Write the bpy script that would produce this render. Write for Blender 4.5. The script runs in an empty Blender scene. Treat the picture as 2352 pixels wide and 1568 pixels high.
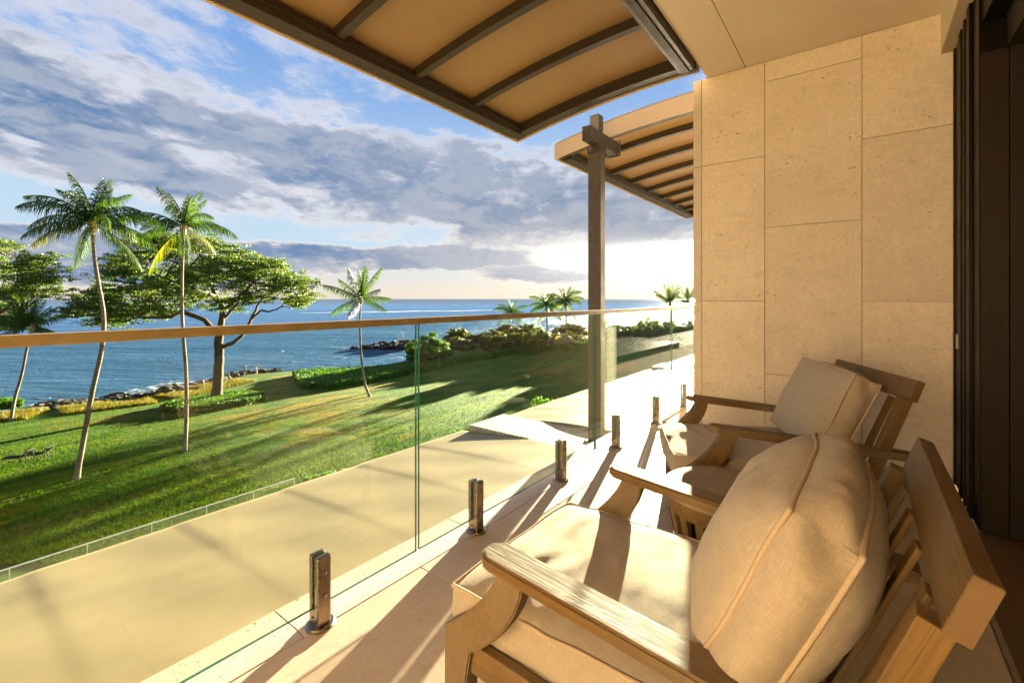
import bpy, bmesh, math, random
import numpy as np
from mathutils import Vector, Matrix, Euler, noise as mnoise

sc = bpy.context.scene
COL = sc.collection
R = math.radians
random.seed(7)
rng = np.random.default_rng(11)

# ------------------------------------------------------------------ camera
CAM_Z = 1.165
YAW = 37.3                                   # degrees from +X (rail direction) towards +Y (sea)
cam_d = bpy.data.cameras.new('camera'); cam = bpy.data.objects.new('camera', cam_d); COL.objects.link(cam)
cam.location = (0, 0, CAM_Z)
cam.rotation_euler = (R(90), 0, R(YAW - 90))
cam_d.sensor_width = 36; cam_d.lens = 16.18; cam_d.shift_y = -0.0417
cam_d.clip_start = 0.05; cam_d.clip_end = 60000
sc.camera = cam

# ------------------------------------------------------------------ colour management
sc.view_settings.view_transform = 'Standard'
sc.view_settings.look = 'None'
sc.view_settings.gamma = 1
sc.view_settings.use_curve_mapping = False
EXPOSURE = 4.0
sc.view_settings.exposure = EXPOSURE
sc.render.engine = 'CYCLES'
sc.cycles.use_denoising = True
try:
    sc.cycles.denoiser = 'OPENIMAGEDENOISE'
    sc.cycles.denoising_input_passes = 'RGB_ALBEDO_NORMAL'
except Exception:
    pass
sc.cycles.max_bounces = 10; sc.cycles.diffuse_bounces = 6; sc.cycles.glossy_bounces = 4
sc.cycles.transparent_max_bounces = 24
sc.cycles.sample_clamp_indirect = 4
sc.cycles.blur_glossy = 1.0

# ------------------------------------------------------------------ node helpers
class V:
    def __init__(s, nt, k): s.nt, s.k = nt, k
    def _m(s, op, *a, clamp=False):
        n = s.nt.nodes.new('ShaderNodeMath'); n.operation = op; n.use_clamp = clamp
        for i, x in enumerate((s,) + a):
            if isinstance(x, V): s.nt.links.new(x.k, n.inputs[i])
            else: n.inputs[i].default_value = x
        return V(s.nt, n.outputs[0])
    def __add__(s, o): return s._m('ADD', o)
    __radd__ = __add__
    def __mul__(s, o): return s._m('MULTIPLY', o)
    __rmul__ = __mul__
    def __sub__(s, o): return s._m('SUBTRACT', o)
    def __rsub__(s, o): return (s * -1) + o
    def __truediv__(s, o): return s._m('DIVIDE', o)
    def __neg__(s): return s * -1
    def pow(s, e): return s._m('POWER', e)
    def abs(s): return s._m('ABSOLUTE')
    def sin(s): return s._m('SINE')
    def exp(s): return s._m('EXPONENT')
    def max(s, o): return s._m('MAXIMUM', o)
    def min(s, o): return s._m('MINIMUM', o)
    def clamp(s): return s._m('ADD', 0.0, clamp=True)
    def step(s, a, b, lo=0.0, hi=1.0):               # smoothstep a..b -> lo..hi
        n = s.nt.nodes.new('ShaderNodeMapRange'); n.interpolation_type = 'SMOOTHSTEP'
        s.nt.links.new(s.k, n.inputs[0])
        for i, x in zip((1, 2, 3, 4), (a, b, lo, hi)):
            if isinstance(x, V): s.nt.links.new(x.k, n.inputs[i])
            else: n.inputs[i].default_value = x
        return V(s.nt, n.outputs[0])

class G:
    """small graph builder"""
    def __init__(g, nt): g.nt = nt
    def val(g, sock): return V(g.nt, sock)
    def put(g, inp, x):
        if isinstance(x, V): g.nt.links.new(x.k, inp)
        elif isinstance(x, (tuple, list)):
            inp.default_value = tuple(x) + ((1,) if len(x) == 3 and inp.type == 'RGBA' else ())
        else: inp.default_value = x
    def coord(g, which='Object'):
        n = g.nt.nodes.new('ShaderNodeTexCoord'); return g.val(n.outputs[which])
    def pos(g):
        n = g.nt.nodes.new('ShaderNodeNewGeometry'); return g.val(n.outputs['Position'])
    def rand(g):
        n = g.nt.nodes.new('ShaderNodeObjectInfo'); return g.val(n.outputs['Random'])
    def xyz(g, v):
        n = g.nt.nodes.new('ShaderNodeSeparateXYZ'); g.put(n.inputs[0], v); return [g.val(o) for o in n.outputs]
    def vec(g, x, y, z):
        n = g.nt.nodes.new('ShaderNodeCombineXYZ')
        for i, q in enumerate((x, y, z)): g.put(n.inputs[i], q)
        return g.val(n.outputs[0])
    def scale(g, v, s):
        n = g.nt.nodes.new('ShaderNodeVectorMath'); n.operation = 'MULTIPLY'; g.put(n.inputs[0], v)
        n.inputs[1].default_value = s; return g.val(n.outputs[0])
    def vadd(g, v, w):
        n = g.nt.nodes.new('ShaderNodeVectorMath'); n.operation = 'ADD'; g.put(n.inputs[0], v); g.put(n.inputs[1], w)
        return g.val(n.outputs[0])
    def noise(g, v, s=1.0, d=3.0, r=0.5, dist=0.0, color=False):
        n = g.nt.nodes.new('ShaderNodeTexNoise'); g.put(n.inputs['Vector'], v)
        n.inputs['Scale'].default_value = s; n.inputs['Detail'].default_value = d
        n.inputs['Roughness'].default_value = r; n.inputs['Distortion'].default_value = dist
        return g.val(n.outputs['Color' if color else 'Fac'])
    def voro(g, v, s=1.0, feat='F1', out='Distance'):
        n = g.nt.nodes.new('ShaderNodeTexVoronoi'); n.feature = feat; g.put(n.inputs['Vector'], v)
        n.inputs['Scale'].default_value = s; return g.val(n.outputs[out])
    def mix(g, f, a, b, blend='MIX'):
        n = g.nt.nodes.new('ShaderNodeMix'); n.data_type = 'RGBA'; n.blend_type = blend
        g.put(n.inputs[0], f); g.put(n.inputs[6], a); g.put(n.inputs[7], b); return g.val(n.outputs[2])
    def bump(g, h, strength=0.3, dist=0.01):
        n = g.nt.nodes.new('ShaderNodeBump'); n.inputs['Strength'].default_value = strength
        n.inputs['Distance'].default_value = dist; g.put(n.inputs['Height'], h); return g.val(n.outputs[0])

MATS = {}
def material(name, fn):
    m = bpy.data.materials.new(name); m.use_nodes = True
    nt = m.node_tree; bs = nt.nodes['Principled BSDF']; g = G(nt)
    r = fn(g, bs) or {}
    for k, x in r.items(): g.put(bs.inputs[k], x)
    MATS[name] = m
    return m

# ------------------------------------------------------------------ sun
SUN_DIR = Vector((1.038, 0.287, 0.112)).normalized()           # towards the sun
SUN_EL = math.asin(SUN_DIR.z); SUN_AZ = math.atan2(SUN_DIR.y, SUN_DIR.x)
sl = bpy.data.lights.new('sun', 'SUN'); sl.energy = 5.0; sl.angle = R(0.6); sl.color = (1.0, 0.83, 0.57)
sun = bpy.data.objects.new('sun', sl); COL.objects.link(sun)
sun.rotation_euler = SUN_DIR.to_track_quat('Z', 'Y').to_euler()

# ------------------------------------------------------------------ sky
def build_world():
    w = bpy.data.worlds.new('World'); sc.world = w; w.use_nodes = True
    nt = w.node_tree; g = G(nt)
    for n in list(nt.nodes): nt.nodes.remove(n)
    out = nt.nodes.new('ShaderNodeOutputWorld'); bg = nt.nodes.new('ShaderNodeBackground')
    nt.links.new(bg.outputs[0], out.inputs[0])
    sky = nt.nodes.new('ShaderNodeTexSky'); sky.sky_type = 'NISHITA'; sky.sun_disc = False
    sky.sun_elevation = SUN_EL; sky.sun_rotation = math.pi / 2 - SUN_AZ
    sky.air_density = 1.0; sky.dust_density = 1.0; sky.ozone_density = 2.0
    d = g.coord('Generated')
    x, y, z = g.xyz(d)
    n = nt.nodes.new('ShaderNodeMath'); n.operation = 'ARCTAN2'
    nt.links.new(y.k, n.inputs[0]); nt.links.new(x.k, n.inputs[1])
    az = V(nt, n.outputs[0]) * (180 / math.pi)
    el = z._m('ARCSINE') * (180 / math.pi)
    # cloud-layer coordinates: a flat deck seen in perspective, streets running out towards the sun
    zz = z.max(0.0) + 0.16
    px, py = x / zz, y / zz
    rotx, roty = px * 0.80 + py * 0.60, py * 0.80 - px * 0.60
    wv = g.vec(x * 2.6, y * 2.6, z * 8.0)
    warp = g.noise(wv, 1.6, 5, 0.62) - 0.5
    warp2 = g.noise(g.vadd(wv, g.vec(7.0, 3.0, 1.0)), 4.0, 5, 0.62) - 0.5
    nb = g.noise(g.vec(rotx * 0.9, roty * 1.5, 3.7), 1.0, 10, 0.60, 0.35)
    nf = g.noise(g.vec(x * 5.0 + warp, y * 5.0, z * 17.0 + warp2), 1.3, 9, 0.60, 0.2)
    nw = g.noise(g.vec(rotx * 1.6, roty * 4.2, 8.0), 1.1, 9, 0.66, 0.5)
    nl = g.noise(g.vec(x * 3.0, y * 3.0, z * 12.0 + 5.0), 1.5, 6, 0.6)
    c1 = ((az - 50.0) * (2 * math.pi / 180)).sin() * 3.2 + 13.6
    b1 = (el + warp * 10.0 + warp2 * 5.0 - c1 - az.step(45.0, 25.0) * 1.5).abs().step(9.5, 2.0)
    c2 = ((az - 25.0) * (2 * math.pi / 180)).sin() * -1.0 + 5.6 + az.step(50.0, 75.0) * -0.9
    h2 = az.step(50.0, 72.0) * 1.1
    b2 = ((el + warp2 * 2.2 + warp * 1.2 - c2).abs() - h2).step(1.9, 0.9) * az.step(27.0, 40.0)
    c3 = (az - 33.0) * 0.03 + 2.9
    b3 = (el + warp2 * 1.6 - c3).abs().step(1.5, 0.5) * (az - 31.0).abs().step(15.0, 8.0) * 0.9
    b4 = (el + warp * 12.0).step(16.0, 25.0) * 0.40
    b5 = (el + warp2 * 3.0 - 8.4).abs().step(5.0, 1.2) * az.step(58.0, 38.0) * 0.80
    b6 = (el + warp2 * 1.5 - 2.0).abs().step(1.8, 0.4) * az.step(60.0, 90.0) * 0.5
    cover = b1.max(b2).max(b3).max(b4).max(b5).max(b6)
    dens_in = cover * 0.86 + (nb - 0.5) * 1.35 + (nf - 0.5) * 1.15 + (nw - 0.5) * 0.7 - (nl - 0.5) * 0.5
    dens = dens_in.step(0.16, 0.66)
    # clear sky: Nishita blended with the pale haze of the photographed evening
    g1 = g.mix(el.step(0.0, 6.0), (0.93, 0.84, 0.72), (0.60, 0.79, 0.97))
    g2 = g.mix(el.step(7.0, 30.0), g1, (0.20, 0.41, 0.86))
    ns = g.mix(1.0, V(nt, sky.outputs[0]), (0.10, 0.10, 0.10), 'MULTIPLY')
    clear = g.mix(0.10, g2, ns)
    # cloud colour: blue grey bellies, greyer lilac lumps, white rims
    core = g.mix(nl.step(0.38, 0.60), (0.125, 0.240, 0.45), (0.255, 0.335, 0.495))
    core = g.mix(nf.step(0.46, 0.62) * 0.85, core, (0.44, 0.49, 0.60))
    core = g.mix(nw.step(0.50, 0.72) * 0.45, core, (0.62, 0.64, 0.71))
    core = g.mix(az.step(64.0, 34.0) * el.step(18.0, 5.0) * 0.7, core, (0.50, 0.50, 0.53))
    rim = g.mix(el.step(2.0, 14.0), (0.95, 0.86, 0.76), (0.84, 0.83, 0.88))
    cl = g.mix((dens_in + (nf - 0.5) * 0.6).step(0.36, 0.92), rim, core)
    col = g.mix(dens * 0.96, clear, cl)
    # aureole round the sun, flattened along the horizon
    dev = el - math.degrees(SUN_EL); up = dev.max(0.0) * 6.0; dn = dev.min(0.0) * 1.1
    dv = up + dn
    daz = (az - math.degrees(SUN_AZ)) * 0.36
    gd = (dv * dv + daz * daz).pow(0.5) + warp2 * 1.6
    glow = (gd * -0.50).exp() * 4.0 + (gd * -0.20).exp() * 0.42
    gc = g.mix(gd.step(0.0, 12.0), (1.0, 0.93, 0.80), (1.0, 0.84, 0.66))
    gl = g.mix(1.0, gc, g.vec(glow, glow, glow), 'MULTIPLY')
    tot = g.mix(1.0, col, gl, 'ADD')
    k = 1.0 / (2 ** EXPOSURE) / 0.1
    fin = g.mix(1.0, tot, (k, k, k), 'MULTIPLY')
    # below the horizon: the sea's own dull blue
    fin = g.mix(el.step(-2.0, -0.4), (0.05 * k, 0.10 * k, 0.16 * k), fin)
    nt.links.new(fin.k, bg.inputs[0]); bg.inputs[1].default_value = 0.1
build_world()

# ------------------------------------------------------------------ geometry helpers
FX, FY = math.cos(R(YAW)), math.sin(R(YAW))
def ray(x, y):
    """direction through a point of the 2352 x 1568 photograph, per metre of forward depth"""
    a = (x - 1176) / 1057.0; b = (686 - y) / 1057.0
    return Vector((FX + a * FY, FY - a * FX, b))
def P(x, y, t):
    return Vector((0, 0, CAM_Z)) + ray(x, y) * t
def ground_z(X, Y):
    r = math.hypot(X, Y)
    s = min(1, max(0, (r - 30) / 55)); s = s * s * (3 - 2 * s)
    u = min(1, max(0, (X - 58) / 40)); u = u * u * (3 - 2 * u)
    return -10.8 - 1.3 * s + 2.5 * u
SEA_Z = -13.4
def Gd(x, y):
    r = ray(x, y); t = 30
    for _ in range(30):
        p = Vector((0, 0, CAM_Z)) + r * t
        t = (CAM_Z - ground_z(p.x, p.y)) / -r.z
    return P(x, y, t), t

def link(name, me, mats=None, parent=None, smooth=False):
    o = bpy.data.objects.new(name, me); COL.objects.link(o)
    for m in (mats if isinstance(mats, (list, tuple)) else [mats] if mats else []):
        if me.materials.find(m.name) < 0: me.materials.append(m)
    if parent: o.parent = parent
    if smooth:
        me.shade_smooth()
    return o
def pymesh(name, verts, faces):
    me = bpy.data.meshes.new(name); me.from_pydata([tuple(v) for v in verts], [], faces); me.update(); return me
def npmesh(name, V3, F, nper):
    """fast mesh from numpy arrays; F is (n, nper)"""
    me = bpy.data.meshes.new(name)
    me.vertices.add(len(V3)); me.vertices.foreach_set('co', np.asarray(V3, np.float32).ravel())
    F = np.asarray(F, np.int32); n = len(F)
    me.loops.add(n * nper); me.loops.foreach_set('vertex_index', F.ravel())
    me.polygons.add(n); me.polygons.foreach_set('loop_start', np.arange(n, dtype=np.int32) * nper)
    me.update(calc_edges=True); me.validate(); return me
def tag(o, label=None, cat=None, group=None, kind=None):
    if label: o['label'] = label
    if cat: o['category'] = cat
    if group: o['group'] = group
    if kind: o['kind'] = kind
    return o
def empty(name, loc=(0, 0, 0), rz=0.0, **kw):
    o = bpy.data.objects.new(name, None); COL.objects.link(o); o.location = loc; o.rotation_euler = (0, 0, rz)
    o.empty_display_size = 0.1
    return tag(o, **kw)
def box_bm(bm, x0, x1, y0, y1, z0, z1, bev=0.0, seg=2, mi=0):
    r = bmesh.ops.create_cube(bm, size=1.0)
    vs = r['verts']
    bmesh.ops.transform(bm, matrix=Matrix.Translation(((x0 + x1) / 2, (y0 + y1) / 2, (z0 + z1) / 2)) @
                        Matrix.Diagonal((x1 - x0, y1 - y0, z1 - z0, 1)), verts=vs)
    fs = list({f for v in vs for f in v.link_faces})
    for f in fs: f.material_index = mi
    if bev > 0:
        es = list({e for v in vs for e in v.link_edges})
        bmesh.ops.bevel(bm, geom=es, offset=bev, segments=seg, affect='EDGES', profile=0.5)
def box(name, x0, x1, y0, y1, z0, z1, mat, parent=None, bev=0.0, seg=2):
    bm = bmesh.new(); box_bm(bm, x0, x1, y0, y1, z0, z1, bev, seg)
    me = bpy.data.meshes.new(name); bm.to_mesh(me); bm.free()
    return link(name, me, mat, parent)
def board(name, p0, p1, wid, thick, mat, parent=None, up=(0, 0, 1), bev=0.003, seg=2):
    """a bar whose local X runs p0->p1 (grain direction); wid across, thick along 'up'"""
    p0, p1 = Vector(p0), Vector(p1); L = (p1 - p0).length
    X = (p1 - p0).normalized(); Y = Vector(up).cross(X).normalized(); Z = X.cross(Y)
    bm = bmesh.new(); box_bm(bm, -L / 2, L / 2, -wid / 2, wid / 2, -thick / 2, thick / 2, bev, seg)
    me = bpy.data.meshes.new(name); bm.to_mesh(me); bm.free()
    o = link(name, me, mat, parent)
    M = Matrix((X, Y, Z)).transposed().to_4x4(); M.translation = (p0 + p1) / 2
    o.matrix_local = M
    return o
def prism(name, poly, x0, x1, mat, parent=None, bev=0.0, axis='x'):
    """polygon of (y, z) pairs extruded along x"""
    bm = bmesh.new()
    a = [bm.verts.new((x0, p[0], p[1])) for p in poly]; b = [bm.verts.new((x1, p[0], p[1])) for p in poly]
    n = len(poly)
    bm.faces.new(a[::-1]); bm.faces.new(b)
    for i in range(n):
        j = (i + 1) % n; bm.faces.new((a[i], a[j], b[j], b[i]))
    bmesh.ops.recalc_face_normals(bm, faces=bm.faces)
    if bev > 0:
        es = [e for e in bm.edges if len(e.link_faces) == 2 and e.calc_face_angle(0) > 0.9]
        bmesh.ops.bevel(bm, geom=es, offset=bev, segments=2, affect='EDGES')
    me = bpy.data.meshes.new(name); bm.to_mesh(me); bm.free()
    return link(name, me, mat, parent)
def tube_data(pts, rad, k=8, closed=False):
    pts = [Vector(p) for p in pts]; n = len(pts); vs, fs = [], []
    prev = None
    for i, p in enumerate(pts):
        if closed: d = pts[(i + 1) % n] - pts[i - 1]
        else: d = pts[min(i + 1, n - 1)] - pts[max(i - 1, 0)]
        d.normalize()
        if prev is None:
            u = d.orthogonal().normalized()
        else:
            u = (prev - d * prev.dot(d)); u = u.normalized() if u.length > 1e-6 else d.orthogonal().normalized()
        prev = u; w = d.cross(u)
        r = rad[i] if isinstance(rad, (list, tuple, np.ndarray)) else rad
        for j in range(k):
            an = 2 * math.pi * j / k; vs.append(p + (u * math.cos(an) + w * math.sin(an)) * r)
    for i in range(n if closed else n - 1):
        for j in range(k):
            a = i * k + j; b = i * k + (j + 1) % k; i2 = (i + 1) % n
            fs.append((a, b, i2 * k + (j + 1) % k, i2 * k + j))
    if not closed:
        fs.append(tuple(range(k))[::-1]); fs.append(tuple(range((n - 1) * k, n * k)))
    return vs, fs
def tube(name, pts, rad, mat, parent=None, k=8, closed=False):
    v, f = tube_data(pts, rad, k, closed)
    return link(name, pymesh(name, v, f), mat, parent, smooth=True)
def lathe_data(prof, k=48):
    vs, fs = [], []
    for r, z in prof:
        for j in range(k):
            a = 2 * math.pi * j / k; vs.append((r * math.cos(a), r * math.sin(a), z))
    for i in range(len(prof) - 1):
        for j in range(k):
            j2 = (j + 1) % k
            fs.append((i * k + j, i * k + j2, (i + 1) * k + j2, (i + 1) * k + j))
    fs.append(tuple(range(k))[::-1]); fs.append(tuple(range((len(prof) - 1) * k, len(prof) * k)))
    return vs, fs
def lathe(name, prof, mat, parent=None, k=48):
    v, f = lathe_data(prof, k); return link(name, pymesh(name, v, f), mat, parent)
def copy_tree(o, parent=None):
    c = o.copy(); COL.objects.link(c)
    if parent: c.parent = parent
    for ch in o.children: copy_tree(ch, c)
    return c
# ------------------------------------------------------------------ materials
def stone_mat(name, c1, c2, pit=0.5, scale=1.0, rough=0.75, rnd=0.10, pitbump=0.4, pthr=0.27):
    def fn(g, b):
        p = g.pos(); r = g.rand()
        off = g.vec(r * 17.0, r * 9.0, r * 5.0)
        q = g.vadd(p, off)
        a = g.noise(q, 1.6 * scale, 5, 0.6); f = g.noise(q, 38 * scale, 6, 0.75)
        m = g.noise(g.scale(q, (1.0, 1.0, 2.6)), 9 * scale, 5, 0.7)
        v = g.voro(q, 26 * scale)
        pits = (g.noise(g.scale(q, (1, 1, 1.8)), 34 * scale, 3, 0.6) - 0.5) * 1.25 + (g.noise(q, 7 * scale, 3, 0.6) - 0.5) * 0.45
        pm = pits.step(pthr, pthr + 0.09) * pit
        c = g.mix(a.step(0.3, 0.7), c1, c2)
        c = g.mix((f.step(0.38, 0.70)) * 0.34, c, tuple(x * 0.58 for x in c1))
        bl = g.noise(g.scale(q, (1, 1, 1.7)), 5.5 * scale, 6, 0.72)
        c = g.mix(bl.step(0.50, 0.72) * 0.5, c, tuple(x * 0.70 for x in c1))
        c = g.mix((m.step(0.5, 0.8)) * 0.35, c, tuple(min(1, x * 1.22) for x in c1))
        c = g.mix(pm * 0.85, c, tuple(x * 0.22 for x in c1))
        c = g.mix(1.0, c, g.mix(r, (1 - rnd,) * 3, (1 + rnd * .4, 1 + rnd * .3, 1 + rnd * .2)), 'MULTIPLY')
        h = f * 0.25 + m * 0.35 - pm * 1.6
        return {'Base Color': c, 'Roughness': rough, 'Normal': g.bump(h, pitbump, 0.004)}
    return material(name, fn)
M_WALL = stone_mat('limestone wall', (0.84, 0.695, 0.52), (0.75, 0.61, 0.44), 0.8, 1.0, 0.7, 0.14, 0.4, 0.21)
M_FLOOR = stone_mat('limestone floor', (0.44, 0.345, 0.255), (0.385, 0.295, 0.21), 0.15, 1.3, 0.5, 0.07, 0.12)
M_CURB = stone_mat('travertine kerb', (0.52, 0.44, 0.355), (0.45, 0.37, 0.285), 1.0, 1.9, 0.6, 0.08, 0.35, 0.14)
M_PEBBLE = material('pebble dash', lambda g, b: (lambda q: {
    'Base Color': g.mix(g.voro(q, 55).step(0.1, 0.5), (0.72, 0.66, 0.56), (0.34, 0.29, 0.22)),
    'Roughness': 0.8, 'Normal': g.bump(g.voro(q, 55) * -1.0, 0.6, 0.01)})(g.pos()))

def plaster(name, c, sc_=14.0, b_=0.12, rough=0.8, var=0.12):
    def fn(g, b):
        p = g.pos(); a = g.noise(p, 0.9, 4, 0.55); f = g.noise(p, sc_ * 6, 4, 0.6)
        cc = g.mix(a.step(0.3, 0.7), c, tuple(x * (1 - var) for x in c))
        return {'Base Color': cc, 'Roughness': rough, 'Normal': g.bump(f, b_, 0.003)}
    return material(name, fn)
M_CEIL = plaster('soffit plaster', (0.75, 0.62, 0.46))
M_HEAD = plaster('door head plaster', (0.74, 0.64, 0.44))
M_HEAD_SHADE = plaster('shaded door head plaster', (0.50, 0.40, 0.27))  # darker copy of the head plaster, underside shade put into the colour
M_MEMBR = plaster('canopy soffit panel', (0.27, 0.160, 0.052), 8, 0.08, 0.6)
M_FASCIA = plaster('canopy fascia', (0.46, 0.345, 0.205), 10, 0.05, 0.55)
def roofm(g, b):
    p = g.pos(); a = g.noise(p, 0.8, 5, 0.6); st = g.noise(g.scale(p, (3.0, 0.5, 1)), 1.3, 6, 0.7); f = g.noise(p, 60, 3, 0.7)
    c = g.mix(a.step(0.3, 0.7), (0.275, 0.213, 0.116), (0.235, 0.182, 0.098)); c = g.mix(st.step(0.5, 0.75) * 0.35, c, (0.195, 0.150, 0.082))
    return {'Base Color': c, 'Roughness': a * 0.2 + 0.35, 'Specular IOR Level': 0.35, 'Normal': g.bump(f * 0.3 + st, 0.10, 0.004)}
M_ROOF = material('lower roof sheet', roofm)
M_BUILD = plaster('facade plaster', (0.50, 0.40, 0.28))
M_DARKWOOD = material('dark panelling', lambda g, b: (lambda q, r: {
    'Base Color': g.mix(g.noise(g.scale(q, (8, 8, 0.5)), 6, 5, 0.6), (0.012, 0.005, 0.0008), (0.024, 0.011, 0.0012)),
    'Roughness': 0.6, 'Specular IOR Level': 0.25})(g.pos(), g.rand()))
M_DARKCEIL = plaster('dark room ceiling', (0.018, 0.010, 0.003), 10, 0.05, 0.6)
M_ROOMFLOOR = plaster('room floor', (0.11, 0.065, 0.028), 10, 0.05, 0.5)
def metal_paint(name, c, rough=0.45, met=0.0):
    def fn(g, b):
        p = g.pos(); n = g.noise(p, 14, 5, 0.65); f = g.noise(p, 120, 3, 0.6)
        return {'Base Color': g.mix(n.step(0.3, 0.75), c, tuple(x * 0.72 for x in c)), 'Metallic': met,
                'Roughness': n * 0.25 + rough - 0.1, 'Normal': g.bump(f, 0.06, 0.002)}
    return material(name, fn)
M_STEEL_DK = metal_paint('canopy steel', (0.030, 0.017, 0.004), 0.55)
M_POST = metal_paint('post steel', (0.10, 0.078, 0.050), 0.45)
M_BRACKET = metal_paint('bracket steel', (0.055, 0.045, 0.034), 0.45)
M_RAIL = metal_paint('bronze handrail', (0.29, 0.205, 0.082), 0.4, 0.1)
M_BLACK = metal_paint('dark door frame', (0.008, 0.005, 0.003), 0.4)
M_BLACK2 = metal_paint('door track brown', (0.030, 0.020, 0.009), 0.4)
for m_ in (M_BLACK, M_BLACK2): m_.node_tree.nodes['Principled BSDF'].inputs['Specular IOR Level'].default_value = 0.12
M_ALU = metal_paint('threshold metal', (0.42, 0.34, 0.24), 0.35, 0.6)
M_STAINLESS = material('brushed stainless', lambda g, b: (lambda q: {
    'Base Color': g.mix(g.noise(g.scale(q, (1, 1, 0.05)), 160, 3, 0.6), (0.20, 0.155, 0.115), (0.36, 0.30, 0.24)),
    'Metallic': 1.0, 'Roughness': g.noise(q, 30, 4, 0.7) * 0.25 + 0.16})(g.pos()))
M_SLOT = metal_paint('rubber slot', (0.015, 0.012, 0.010), 0.7)

M_PALE = metal_paint('pale parapet metal', (0.50, 0.52, 0.50), 0.4)
M_DARKGLASS = material('dark window glass', lambda g, b: {'Base Color': (0.02, 0.022, 0.022), 'Roughness': 0.04})
def glass_mat():
    m = bpy.data.materials.new('clear glass'); m.use_nodes = True; nt = m.node_tree; g = G(nt)
    nt.nodes.remove(nt.nodes['Principled BSDF']); out = nt.nodes['Material Output']
    tr = nt.nodes.new('ShaderNodeBsdfTransparent'); tr.inputs[0].default_value = (0.915, 0.970, 0.930, 1)
    gl = nt.nodes.new('ShaderNodeBsdfGlossy'); gl.inputs['Roughness'].default_value = 0.015
    gl.inputs[0].default_value = (0.9, 0.93, 0.9, 1)
    df = nt.nodes.new('ShaderNodeBsdfDiffuse'); df.inputs[0].default_value = (0.6, 0.58, 0.52, 1)
    ge = nt.nodes.new('ShaderNodeNewGeometry'); dt = nt.nodes.new('ShaderNodeVectorMath'); dt.operation = 'DOT_PRODUCT'
    nt.links.new(ge.outputs['Normal'], dt.inputs[0]); nt.links.new(ge.outputs['Incoming'], dt.inputs[1])
    fres = (1.0 - V(nt, dt.outputs['Value']).abs()).max(0.0).pow(5.0) * 0.70 + 0.060
    mx = nt.nodes.new('ShaderNodeMixShader'); mx2 = nt.nodes.new('ShaderNodeMixShader')
    nt.links.new(fres.k, mx.inputs[0]); nt.links.new(tr.outputs[0], mx.inputs[1]); nt.links.new(gl.outputs[0], mx.inputs[2])
    p = g.pos()
    dust = g.noise(g.scale(p, (1, 1, 0.6)), 2.2, 6, 0.7).step(0.5, 0.85) * 0.008 + 0.0015     # salt film and smears
    nt.links.new(dust.k, mx2.inputs[0]); nt.links.new(mx.outputs[0], mx2.inputs[1]); nt.links.new(df.outputs[0], mx2.inputs[2])
    nt.links.new(mx2.outputs[0], out.inputs[0]); return m
M_GLASS = glass_mat()
def gedge():
    m = bpy.data.materials.new('glass edge green'); m.use_nodes = True; nt = m.node_tree
    b = nt.nodes['Principled BSDF']; b.inputs['Base Color'].default_value = (0.03, 0.11, 0.065, 1)
    b.inputs['Roughness'].default_value = 0.15
    return m
M_GEDGE = gedge()

def wood_mat(name, a, bb, grey, ring=False):
    def fn(g, b):
        o = g.coord('Object'); r = g.rand()
        q = g.vadd(g.scale(o, (2.6, 52, 52)), g.vec(r * 31.0, r * 7.0, r * 13.0))
        n = g.noise(q, 1.0, 6, 0.65, 0.4)
        fi = g.noise(g.vadd(g.scale(o, (9, 260, 260)), g.vec(r * 3.0, r, r)), 1.0, 3, 0.6)
        lo = g.noise(g.vadd(o, g.vec(r * 9.0, r, r)), 4.0, 3, 0.5)
        c = g.mix(n.step(0.3, 0.7), a, bb)
        c = g.mix(lo.step(0.35, 0.7) * 0.6, c, grey)
        c = g.mix(fi.step(0.56, 0.72) * 0.55, c, tuple(x * 0.42 for x in a))
        return {'Base Color': c, 'Roughness': fi * 0.2 + 0.55, 'Specular IOR Level': 0.3, 'Normal': g.bump(n * 0.5 - fi.step(0.5, 0.75), 0.35, 0.0015)}
    return material(name, fn)
M_WOOD = wood_mat('weathered teak', (0.170, 0.092, 0.022), (0.105, 0.053, 0.012), (0.185, 0.135, 0.080))
def endgrain(g, b):
    o = g.coord('Object'); x, y, z = g.xyz(o)
    w = ((y * 0.25 + z) * 2300.0 + g.noise(o, 18, 3, 0.5) * 5.0).sin() * 0.5 + 0.5
    return {'Base Color': g.mix(w, (0.17, 0.090, 0.023), (0.095, 0.046, 0.011)), 'Roughness': 0.6, 'Normal': g.bump(w, 0.25, 0.001)}
M_WOODTOP = wood_mat('sunlit weathered teak', (0.27, 0.185, 0.10), (0.20, 0.13, 0.065), (0.32, 0.255, 0.18))  # tabletop teak: grey weathering, plus light on the top painted in as paler tones
M_ENDGRAIN = material('teak end grain', endgrain)

def linen(g, b):
    o = g.coord('Object'); uv = g.coord('UV'); u, v, _ = g.xyz(uv)
    n1 = g.noise(g.vec(u * 950.0, v * 34.0, 1.0), 1.0, 2, 0.6); n2 = g.noise(g.vec(u * 34.0, v * 950.0, 5.0), 1.0, 2, 0.6)
    w = (u * 2200.0).sin() * (v * 2200.0).sin()
    m = n1 * 0.5 + n2 * 0.5
    a = g.noise(o, 5.0, 4, 0.6)
    c = g.mix(m.step(0.38, 0.66), (0.420, 0.338, 0.240), (0.310, 0.237, 0.158))
    c = g.mix(a.step(0.35, 0.75) * 0.25, c, (0.37, 0.285, 0.19))
    cr = g.noise(g.scale(o, (1, 1, 1)), 26.0, 4, 0.6)
    return {'Base Color': c, 'Roughness': 0.95, 'Sheen Weight': 0.1, 'Normal': g.bump(m * 1.3 + w * 0.15 + cr * 1.2, 0.5, 0.003)}
M_LINEN = material('beige linen', linen)
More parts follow.
